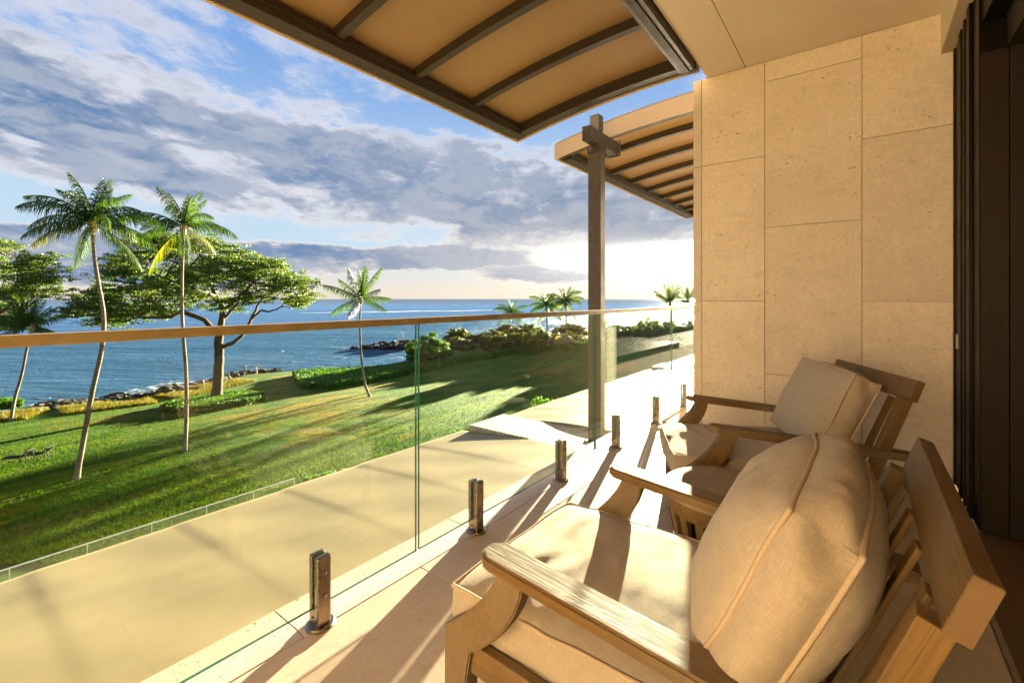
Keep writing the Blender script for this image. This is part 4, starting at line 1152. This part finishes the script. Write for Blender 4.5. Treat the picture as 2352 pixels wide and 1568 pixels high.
# ------------------------------------------------------------------ palms
def frond_mesh(L, e0, curl, seed, mat, twist=0.0):
    rs = np.random.default_rng(seed); n = 22; s = np.linspace(0, 1, n)
    e = e0 - curl * s ** 1.25; dx = np.cos(e) * L / (n - 1); dz = np.sin(e) * L / (n - 1)
    X = np.concatenate([[0], np.cumsum(dx[:-1])]); Zr = np.concatenate([[0], np.cumsum(dz[:-1])]); Yr = twist * s ** 2 * L
    vs, fs = [], []
    pts = [Vector((X[i], Yr[i], Zr[i])) for i in range(n)]
    v, f = tube_data(pts, [0.035 * (1 - 0.85 * q) + .004 for q in s], 4); vs += v; fs += f
    m = 46
    for k in range(m):
        q = 0.10 + 0.90 * k / (m - 1); i = min(int(q * (n - 1)), n - 2); fr = q * (n - 1) - i; p = pts[i].lerp(pts[i + 1], fr)
        d = (pts[i + 1] - pts[i]).normalized(); side = Vector((-d.y, d.x, 0)).normalized() if abs(d.x) + abs(d.y) > .05 else Vector((0, 1, 0))
        up = d.cross(side) * -1
        ll = L * (0.26 * math.sin(math.pi * min(1, q * 0.82 + 0.16)) ** 0.7) * rs.uniform(0.8, 1.1)
        for sg in (-1, 1):
            o = (side * sg * 0.55 + d * (0.50 + 0.4 * q) + Vector((0, 0, -0.30 - 0.40 * rs.random()))).normalized()
            mid = p + o * ll * 0.5 + Vector((0, 0, -0.03 * L * .3)); tip = p + o * ll * 0.80 + Vector((0, 0, -ll * (0.45 + 0.35 * rs.random())))
            w = d * 0.022 * L / 3.2
            b = len(vs); vs += [p - w, p + w, mid + w * 1.1, mid - w * 1.1, tip]
            fs += [(b, b + 1, b + 2, b + 3), (b + 3, b + 2, b + 4)]
    me = pymesh('frond', vs, fs); me.materials.append(mat); return me
FR = []
for k, (e0, cu) in enumerate([(86, 40), (76, 66), (60, 84), (44, 86), (26, 80), (6, 66), (-20, 46), (-44, 30), (68, 36)]):
    FR.append(frond_mesh((0.78 if k in (0, 1, 8) else 1.0) * 3.4, R(e0), R(cu), k, M_PALM, [0.05, -0.08, 0.04, -0.03][k % 4]))
FRY = [frond_mesh(3.4, R(-5), R(58), 31, M_PALMY), frond_mesh(3.4, R(-40), R(36), 32, M_PALMY)]
FRS = [frond_mesh(3.4, R(a), R(c), 50 + i, M_PALM, [.05, -.05][i % 2]) for i, (a, c) in enumerate([(88, 12), (76, 20), (64, 26), (50, 30), (34, 30), (16, 30), (-10, 34)])]
def palm(label, pl, rpx, r0=0.20, nf=20, seed=0, t=None, droop=0.0, up=False, yellow=0, group='coconut palms on the lawn and headland'):
    rd = random.Random(seed)
    b, tt = Gp(*pl[0]); t = t or tt
    if t != tt: b = P(pl[0][0], pl[0][1], t)
    pts = [P(x, y, t) for x, y in pl]; pts[0] = Vector((b.x, b.y, b.z - 0.1)) if t == tt else pts[0] - Vector((0, 0, 1.0))
    root = empty('coconut_palm', pts[0], label=label, cat='palm', group=group)
    loc = [p - pts[0] for p in pts]
    fine, rad = [], []
    n = len(loc)
    for i in range(n - 1):                                    # Catmull-Rom through the measured points
        p0, p1, p2, p3 = loc[max(i - 1, 0)], loc[i], loc[i + 1], loc[min(i + 2, n - 1)]
        for k in range(8):
            s = k / 8
            fine.append(0.5 * ((2 * p1) + (p2 - p0) * s + (2 * p0 - 5 * p1 + 4 * p2 - p3) * s * s + (3 * p1 - p0 - 3 * p2 + p3) * s ** 3))
    fine.append(loc[-1]); m = len(fine)
    for i in range(m):
        s = i / (m - 1); rad.append(r0 * (1 - 0.42 * s) * (1 + 0.5 * max(0, 1 - s * 14)) * (1 + 0.03 * math.sin(i * 2.1)))
    tube('trunk', fine, rad, M_PBARK, root, 10)
    top = fine[-1]; sc_ = rpx * t / 1057.0 / 3.4 * 0.98
    lathe_o = lathe('crown_shaft', [(0.0, -0.5), (0.10, -0.5), (0.19, -0.2), (0.20, 0.1), (0.12, 0.4), (0.0, 0.55)], M_BOOT, root, 10)
    lathe_o.location = top; lathe_o.scale = (max(.5, sc_),) * 3
    for k in range(nf):
        q = k / (nf - 1)
        if up: vi = [0, 0, 8, 8, 1, 2, 2, 3, 3, 4, 5, 5][min(11, int(q * 12))]
        else: vi = [0, 0, 1, 8, 2, 2, 3, 3, 4, 4, 5, 6, 6][min(12, int(q * 13))]
        me = FR[vi]
        if up: me = FRS[min(6, int(q * 7.2))]
        if yellow and k >= nf - yellow: me = FRY[k % 2]
        f = bpy.data.objects.new('frond', me); COL.objects.link(f); f.parent = root
        f.location = top + Vector((0, 0, 0.15 * sc_)); f.rotation_euler = (rd.uniform(-.2, .2), rd.uniform(-.10, .10), k * 2.39996 + rd.uniform(-.25, .25))
        s = sc_ * rd.uniform(.85, 1.12); f.scale = (s, s, s)
    return root
palm('tall leaning palm, nearest the left side of the lawn, in front of the spreading tree', [(175, 1100), (190, 1020), (212, 900), (234, 800), (238, 725), (226, 650), (217, 590), (212, 520)], 150, 0.165, 23, 1, yellow=1)
palm('tall upright palm with yellowing low fronds in front of the spreading tree', [(424, 1036), (428, 960), (427, 850), (419, 740), (418, 640), (421, 560), (421, 528)], 122, 0.155, 18, 5, yellow=2)
palm('palm with a curved foot standing alone at mid lawn against the sea', [(850, 912), (838, 880), (831, 830), (827, 760), (828, 690)], 80, 0.17, 15, 8, up=True)
palm('slender leaning palm beside the shore at the left edge', [(25, 966), (34, 915), (50, 860), (62, 800), (72, 752)], 78, 0.17, 20, 12, up=True)
palm('leftmost of the three small headland palms, with a drooping skirt', [(1180, 782), (1179, 750), (1176, 722)], 48, 0.19, 16, 15, t=112)
palm('middle one of the three small headland palms', [(1257, 765), (1256, 735), (1256, 706)], 50, 0.19, 18, 17, t=112, yellow=2)
palm('tallest of the three small headland palms, next to the steel post', [(1300, 765), (1300, 730), (1300, 697)], 56, 0.19, 18, 19, t=112, yellow=4)
palm('sunlit palm right of the steel post, under the setting sun', [(1540, 765), (1540, 720), (1539, 697)], 50, 0.19, 14, 23, t=118, up=True, yellow=3)
palm('sunlit palm half hidden behind the edge of the stone wall', [(1580, 768), (1580, 722), (1580, 700)], 46, 0.19, 14, 27, t=122, up=True, yellow=3)

# ------------------------------------------------------------------ hedges, shrubs
def hedge(label, foot, h, nleaf, mat=None, size=0.16, name='hedge', cat='hedge', group=None):
    """foot: outline in ground coordinates (list of Vectors), filled as a bumpy clipped mass"""
    c = sum((Vector((p.x, p.y, 0)) for p in foot), Vector()) / len(foot)
    root = empty(name, (c.x, c.y, gz(c.x, c.y)), label=label, cat=cat, group=group)
    xs = [p.x for p in foot]; ys = [p.y for p in foot]; st = max(0.45, (max(xs) - min(xs)) / 80)
    pl = [(p.x, p.y) for p in foot]
    A = np.array(pl); B = np.roll(A, -1, 0)
    def dd(x, y):
        e = B - A; w = np.array([x, y]) - A; t = np.clip((w * e).sum(1) / (e * e).sum(1), 0, 1); return np.hypot(*(w - e * t[:, None]).T).min()
    vs, fs, idx = [], [], {}
    nx_ = int((max(xs) - min(xs)) / st) + 3; ny_ = int((max(ys) - min(ys)) / st) + 3
    cand = []
    for j in range(ny_):
        for i in range(nx_):
            x = min(xs) - st + i * st; y = min(ys) - st + j * st
            ins = in_poly(x, y, pl); d = dd(x, y)
            if not ins and d > st * 1.2: continue
            k = min(1, (d if ins else 0) / 0.5); k = 1 - (1 - k) ** 2
            z = gz(x, y) - 0.1 + (h * 0.88 + mnoise.noise(Vector((x * .35, y * .35, 2))) * h * 0.16 + mnoise.noise(Vector((x * 1.1, y * 1.1, 2))) * h * 0.08) * k
            idx[i, j] = len(vs); vs.append((x - c.x, y - c.y, z - gz(c.x, c.y)))
            if ins: cand.append((x - c.x, y - c.y, z - gz(c.x, c.y)))
    for (i, j) in list(idx):
        if (i + 1, j) in idx and (i + 1, j + 1) in idx and (i, j + 1) in idx:
            fs.append((idx[i, j], idx[i + 1, j], idx[i + 1, j + 1], idx[i, j + 1]))
    link('leaf_mass', pymesh('leaf_mass', vs, fs), M_HEDGE if mat is None else mat, root, True)
    C = np.array(cand)
    # extra points down the sides
    side = []
    per = np.hypot(*(B - A).T); 
    for _ in range(int(len(C) * 0.8) + 20):
        k = random.choices(range(len(per)), per)[0]; f = random.random(); q = A[k] + (B[k] - A[k]) * f
        side.append((q[0] - c.x, q[1] - c.y, gz(q[0], q[1]) - gz(c.x, c.y) + random.uniform(0.05, h * 0.85)))
    C = np.concatenate([C, np.array(side)])
    V_, F_ = leaf_cloud(C, np.tile([[0.32, 0.32, 0.16]], (len(C), 1)), nleaf, size, 0.6, 0.3, 1.6)
    link('foliage', npmesh('foliage', V_, F_, 4), mat or M_HEDGE, root)
    return root
c0, tc = Gp(497, 926)
foot = [Vector((c0.x + math.cos(a) * 5.3, c0.y + math.sin(a) * 5.0, 0)) for a in np.linspace(0, 2 * math.pi, 28)[:-1]]
hedge('round clipped hedge bed around the foot of the spreading tree', foot, 0.85, 15000)
def feet(pxs): return [Gd(x, y)[0] for x, y in pxs]
hedge('large clipped hedge bed at the sea edge behind the lone palm', feet([(692, 893), (760, 893), (840, 882), (900, 868), (960, 853), (985, 842), (900, 846), (800, 852), (720, 856), (675, 862)]), 1.1, 24000)
def strip(pxs, w):
    ps = [Gd(x, y)[0] for x, y in pxs]; L_, R_ = [], []
    for i, p in enumerate(ps):
        d = (ps[min(i + 1, len(ps) - 1)] - ps[max(i - 1, 0)]); d.z = 0; d.normalize(); nn = Vector((-d.y, d.x, 0)); L_.append(p + nn * w / 2); R_.append(p - nn * w / 2)
    return L_ + R_[::-1]
hedge('long clipped hedge curving from the lawn corner towards the headland', strip([(955, 856), (1010, 842), (1080, 828), (1160, 815), (1240, 806), (1300, 803)], 2.4), 1.4, 17000)
hedge('dark clipped hedge in front of the tan cabanas', strip([(1302, 804), (1360, 806), (1440, 806), (1520, 802), (1600, 800)], 2.6), 2.0, 13000)
hedge('low bright shrub patch at the left shore beside the leaning palm', feet([(-60, 945), (0, 940), (48, 934), (48, 926), (0, 926), (-60, 930)]), 0.8, 4000)

def shrub(label, x, y, t, w, h, n, mat, size=0.18, group=None, name='shrub', zoff=0.0):
    base = P(x, y, t); base.z = gz(base.x, base.y) if zoff is None else base.z
    root = empty(name, base, label=label, cat='shrub', group=group)
    cs, rs_ = [], []
    for k in range(64):
        a = random.uniform(0, 6.28); r_ = random.random() ** .5 * w * 0.40; z = h * (0.12 + 0.76 * random.random() * (1 - (r_ / (w * .5)) ** 2))
        cs.append((math.cos(a) * r_, math.sin(a) * r_, z)); rs_.append((w * .095, w * .095, h * .085))
    V_, F_ = leaf_cloud(np.array(cs), np.array(rs_), n, size, 0.5, 0.35, 1.8)
    link('crown', npmesh('crown', V_, F_, 4), mat, root)
    vs, fs = [], []
    for k in range(6):
        e = Vector(cs[k]); v, f = tube_data([Vector((0, 0, -.4)), e * .5 + Vector((0, 0, -.2)), e], [w * .02, w * .013, w * .004], 5)
        o_ = len(vs); vs += v; fs += [tuple(a + o_ for a in q) for q in f]
    link('stems', pymesh('stems', vs, fs), M_BARK, root)
    return root
def shr(label, x, yb, wpx, hpx, n, mat, **kw):
    p, t = Gp(x, yb); return shrub(label, x, yb, t, wpx * t / 1057, hpx * t / 1057, n, mat, **kw)
shr('rounded bright green bush at the head of the lava spit', 985, 828, 122, 76, 26000, M_HEDGE, size=0.17)
shr('bushy dark shrub behind the long hedge, left of the cabana', 1232, 808, 78, 66, 15000, M_LEAF, size=0.2)
proto = [shrub('x', 1100, 770, 100, 6.5, 3.2, 4000, M_SCRUB, 0.24, 'low scrub bushes on the headland', 'scrub_bush') for _ in range(3)]
used = 0
for i in range(44):
    x_ = 1030 + random.random() * 300; lo = 766 + 14 * (1 - min(1, (x_ - 1030) / 100)); y_ = random.uniform(lo, 800)
    p, t = Gp(x_, y_)
    o = proto[i] if i < 3 else copy_tree(proto[i % 3])
    o.location = (p.x, p.y, p.z - 0.2); o.rotation_euler = (0, 0, random.uniform(0, 6.28)); s = random.uniform(.7, 1.35); o.scale = (s, s, s * random.uniform(.7, 1.1))
    o['label'] = 'low olive scrub bush on the headland between the hedge and the sea'
tr = [shrub('x', 1450, 770, 110, 8, 7.0, 9000, M_LEAF, 0.24, 'dense trees behind the cabanas', 'garden_tree') for _ in range(3)]
spots = [(1395, 795), (1420, 792), (1450, 790), (1475, 796), (1505, 790), (1530, 794), (1560, 790), (1590, 795), (1620, 790), (1650, 800), (1690, 796), (1740, 800), (1490, 780), (1550, 778), (1610, 778)]
for i, (x_, y_) in enumerate(spots):
    o = tr[i] if i < 3 else copy_tree(tr[i % 3]); p, t = Gp(x_, y_)
    o.location = (p.x, p.y, p.z - 0.2); o.rotation_euler = (0, 0, random.uniform(0, 6.28)); s = random.uniform(.75, 1.15); o.scale = (s, s, s * random.uniform(.75, 1.0))
    o['label'] = 'dense dark green tree standing behind the dark hedge and cabanas'; o['category'] = 'tree'

# ------------------------------------------------------------------ cabanas, loungers, walkers
M_CANVAS = leaf_mat('tan canvas', (0.34, 0.26, 0.12), (0.28, 0.21, 0.09), None, 0.35, 0.8)
def cabana(label, x, y, w, h, rz):
    p, t = Gp(x, y); root = empty('cabana', (p.x, p.y, p.z), rz, label=label, cat='cabana', group='tan cabanas beyond the lawn')
    vs, fs = [], []; n, m = 16, 8
    for i in range(n + 1):
        a = math.pi * i / n
        for j in range(m + 1):
            s = j / m; k = math.cos(s * 1.1); vs.append((math.cos(a) * w / 2 * k, -w * .35 + s * w * .7, math.sin(a) * h * k + .05))
    for i in range(n):
        for j in range(m): q = i * (m + 1) + j; fs.append((q, q + 1, q + m + 2, q + m + 1))
    link('canvas_hood', pymesh('canvas_hood', vs, fs), M_CANVAS, root, True)
    box('day_bed', -w * .3, w * .3, -w * .3, w * .15, 0, .5, M_CANVAS, root, .05)
    tube('hood_frame', [(math.cos(math.pi * i / 16) * w / 2, -w * .35, math.sin(math.pi * i / 16) * h + .05) for i in range(17)], .05, M_BRACKET, root, 6)
    return root
cabana('larger tan canvas cabana by the dark bush, left of the steel post', 1305, 800, 6.4, 3.0, R(160))
cabana('smaller tan canvas cabana just right of the steel post', 1418, 802, 5.0, 2.6, R(170))

M_SLING = material('black sling', lambda g, b: {'Base Color': (0.010, 0.010, 0.011), 'Roughness': 0.9, 'Specular IOR Level': 0.0})
M_WHITE = material('grey lounger frame', lambda g, b: {'Base Color': (0.06, 0.06, 0.062), 'Roughness': 0.8, 'Specular IOR Level': 0.1})
def lounger(label, x, y, rz):
    p, t = Gp(x, y); root = empty('sun_lounger', (p.x, p.y, p.z), rz, label=label, cat='sun lounger', group='sun loungers on the lawn')
    board('seat_sling', (-0.75, 0, .36), (0.45, 0, .38), .68, .07, M_SLING, root)
    board('back_sling', (0.45, 0, .38), (0.95, 0, .85), .68, .07, M_SLING, root)
    for s in (-1, 1):
        board('side_frame', (-0.8, s * .33, .35), (0.5, s * .33, .37), .04, .05, M_WHITE, root)
        board('back_frame', (0.45, s * .33, .37), (1.0, s * .33, .89), .04, .05, M_WHITE, root)
        board('leg', (-0.6, s * .33, .35), (-0.75, s * .33, 0.0), .05, .05, M_WHITE, root)
        board('leg', (0.45, s * .33, .37), (0.62, s * .33, 0.0), .05, .05, M_WHITE, root)
        board('prop', (0.85, s * .33, .75), (0.95, s * .33, 0.05), .03, .03, M_WHITE, root)
    board('head_bar', (1.0, -.33, .89), (1.0, .33, .89), .05, .05, M_WHITE, root)
    return root
lounger('black sling sun lounger on the shaded lawn, farther left of the pair', 38, 1060, R(-46))
lounger('black sling sun lounger on the shaded lawn, next to the leaning palm', 84, 1052, R(-46))

SKIN = plaster('skin', (0.42, 0.24, 0.15), 5, .02, .6); NAVY = plaster('navy cloth', (0.03, 0.05, 0.10), 5, .05, .9)
WHITEC = plaster('white cloth', (0.72, 0.68, 0.62), 5, .05, .9); ORANGE = plaster('orange cloth', (0.55, 0.22, 0.05), 5, .05, .9); HAIR = plaster('dark hair', (0.03, 0.02, 0.015), 5, .05, .8)
def skin_mesh(name, pts, edges, radii, mat, parent, root_i=0):
    me = bpy.data.meshes.new(name); me.from_pydata(pts, edges, []); o = bpy.data.objects.new(name, me); COL.objects.link(o)
    m = o.modifiers.new('skin', 'SKIN'); m.use_smooth_shade = True
    for i, r_ in enumerate(radii): me.skin_vertices[0].data[i].radius = r_ if isinstance(r_, tuple) else (r_, r_)
    me.skin_vertices[0].data[root_i].use_root = True
    s = o.modifiers.new('sub', 'SUBSURF'); s.levels = 1; s.render_levels = 1
    dg = bpy.context.evaluated_depsgraph_get(); me2 = bpy.data.meshes.new_from_object(o.evaluated_get(dg)); me2.name = name
    bpy.data.objects.remove(o); me2.materials.clear(); me2.materials.append(mat)
    q = bpy.data.objects.new(name, me2); COL.objects.link(q); q.parent = parent; me2.shade_smooth(); return q
def person(label, x, y, rz, h, top, low, reach, skirt):
    p, t = Gp(x, y); k = h / 1.75; root = empty('person', (p.x, p.y, p.z), rz, label=label, cat='person', group=None); root.scale = (k, k, k)
    pts = [(0, 0, .95), (0, 0, 1.15), (0, 0.01, 1.38), (0, 0, 1.50), (0, 0.02, 1.58), (0, .02, 1.68),
           (.10, 0, .90), (.11, .10, .50), (.11, .04, .08), (.11, .17, .03), (-.10, 0, .90), (-.11, -.10, .50), (-.11, -.22, .10), (-.11, -.10, .04),
           (.19, 0, 1.40), (.24, .02, 1.12), (.22, .28 if reach else .12, 1.18 if reach else .88), (.20, .46 if reach else .16, 1.30 if reach else .78),
           (-.19, 0, 1.40), (-.24, -.03, 1.12), (-.22, .22 if reach else -.02, 1.16 if reach else .88), (-.20, .42 if reach else .0, 1.28 if reach else .78)]
    ed = [(0, 1), (1, 2), (2, 3), (3, 4), (4, 5), (0, 6), (6, 7), (7, 8), (8, 9), (0, 10), (10, 11), (11, 12), (12, 13), (2, 14), (14, 15), (15, 16), (16, 17), (2, 18), (18, 19), (19, 20), (20, 21)]
    ra = [(.15, .10), (.14, .10), (.15, .10), .06, .085, .09, .085, .06, .045, .035, .085, .06, .045, .035, .055, .045, .038, .03, .055, .045, .038, .03]
    skin_mesh('body', pts, ed, ra, SKIN, root)
    skin_mesh('shirt', [(0, 0, .93), (0, 0, 1.15), (0, .01, 1.38), (.19, 0, 1.40), (.24, .02, 1.18), (-.19, 0, 1.40), (-.24, -.03, 1.18)],
              [(0, 1), (1, 2), (2, 3), (3, 4), (2, 5), (5, 6)], [(.18, .13), (.165, .12), (.17, .12), .07, .062, .07, .062], top, root)
    if skirt:
        skin_mesh('skirt', [(0, 0, .98), (0, 0, .75), (0, 0, .48)], [(0, 1), (1, 2)], [(.17, .13), (.21, .19), (.25, .26)], low, root)
    else:
        skin_mesh('trousers', [(0, 0, .95), (.10, 0, .88), (.11, .10, .50), (.11, .04, .12), (-.10, 0, .88), (-.11, -.10, .50), (-.11, -.20, .16)],
                  [(0, 1), (1, 2), (2, 3), (0, 4), (4, 5), (5, 6)], [(.17, .12), .10, .078, .065, .10, .078, .065], low, root)
    bm = bmesh.new(); bmesh.ops.create_uvsphere(bm, u_segments=12, v_segments=8, radius=.105)
    for v in bm.verts: v.co = Vector((v.co.x, v.co.y - .02, v.co.z * 1.0 + 1.67)) if v.co.z > -.03 or v.co.y < 0 else Vector((v.co.x * .6, v.co.y * .6, v.co.z + 1.67))
    me = bpy.data.meshes.new('hair'); bm.to_mesh(me); bm.free(); link('hair', me, HAIR, root, True)
    return root
person('person in dark blue with arms held out, at the sea edge of the lawn', 563, 862, R(-100), 1.80, NAVY, NAVY, True, False)
person('person in a white top and orange skirt walking at the sea edge of the lawn', 589, 863, R(75), 1.66, WHITEC, ORANGE, False, True)

# tops of slim garden trees that show over the roof edge
for k, (x_, y_, t_, zb, r_) in enumerate([(742, 1090, 6.0, -6.25, .14), (1050, 1000, 8.0, -6.25, .26), (1250, 922, 11.0, -10.8, .34)]):
    c = P(x_, y_, t_)
    root = empty('slim_tree', (c.x, c.y, zb), label=['smallest slim treetop peeping over the near roof edge', 'leafy treetop at the roof edge just left of the pebbled slab', 'leafy treetop over the middle roof edge, left of the post'][k], cat='tree', group='slim treetops behind the lower roofs')
    H = c.z - zb
    tube('trunk', [(0, 0, -.1), (.05, 0, H * .5), (0, 0.02, H - .1)], [.07, .05, .02], M_BARK, root, 7)
    C_ = np.array([(rng.normal(0, r_ * .8), rng.normal(0, r_ * .4), H - r_ * .5 + rng.normal(0, r_ * .25)) for _ in range(16)])
    V_, F_ = leaf_cloud(C_, np.tile([[r_ * .4, r_ * .4, r_ * .3]], (16, 1)), 900, 0.045, 0.8, 0.2, 1.7)
    link('crown', npmesh('crown', V_, F_, 4), M_HEDGE, root)
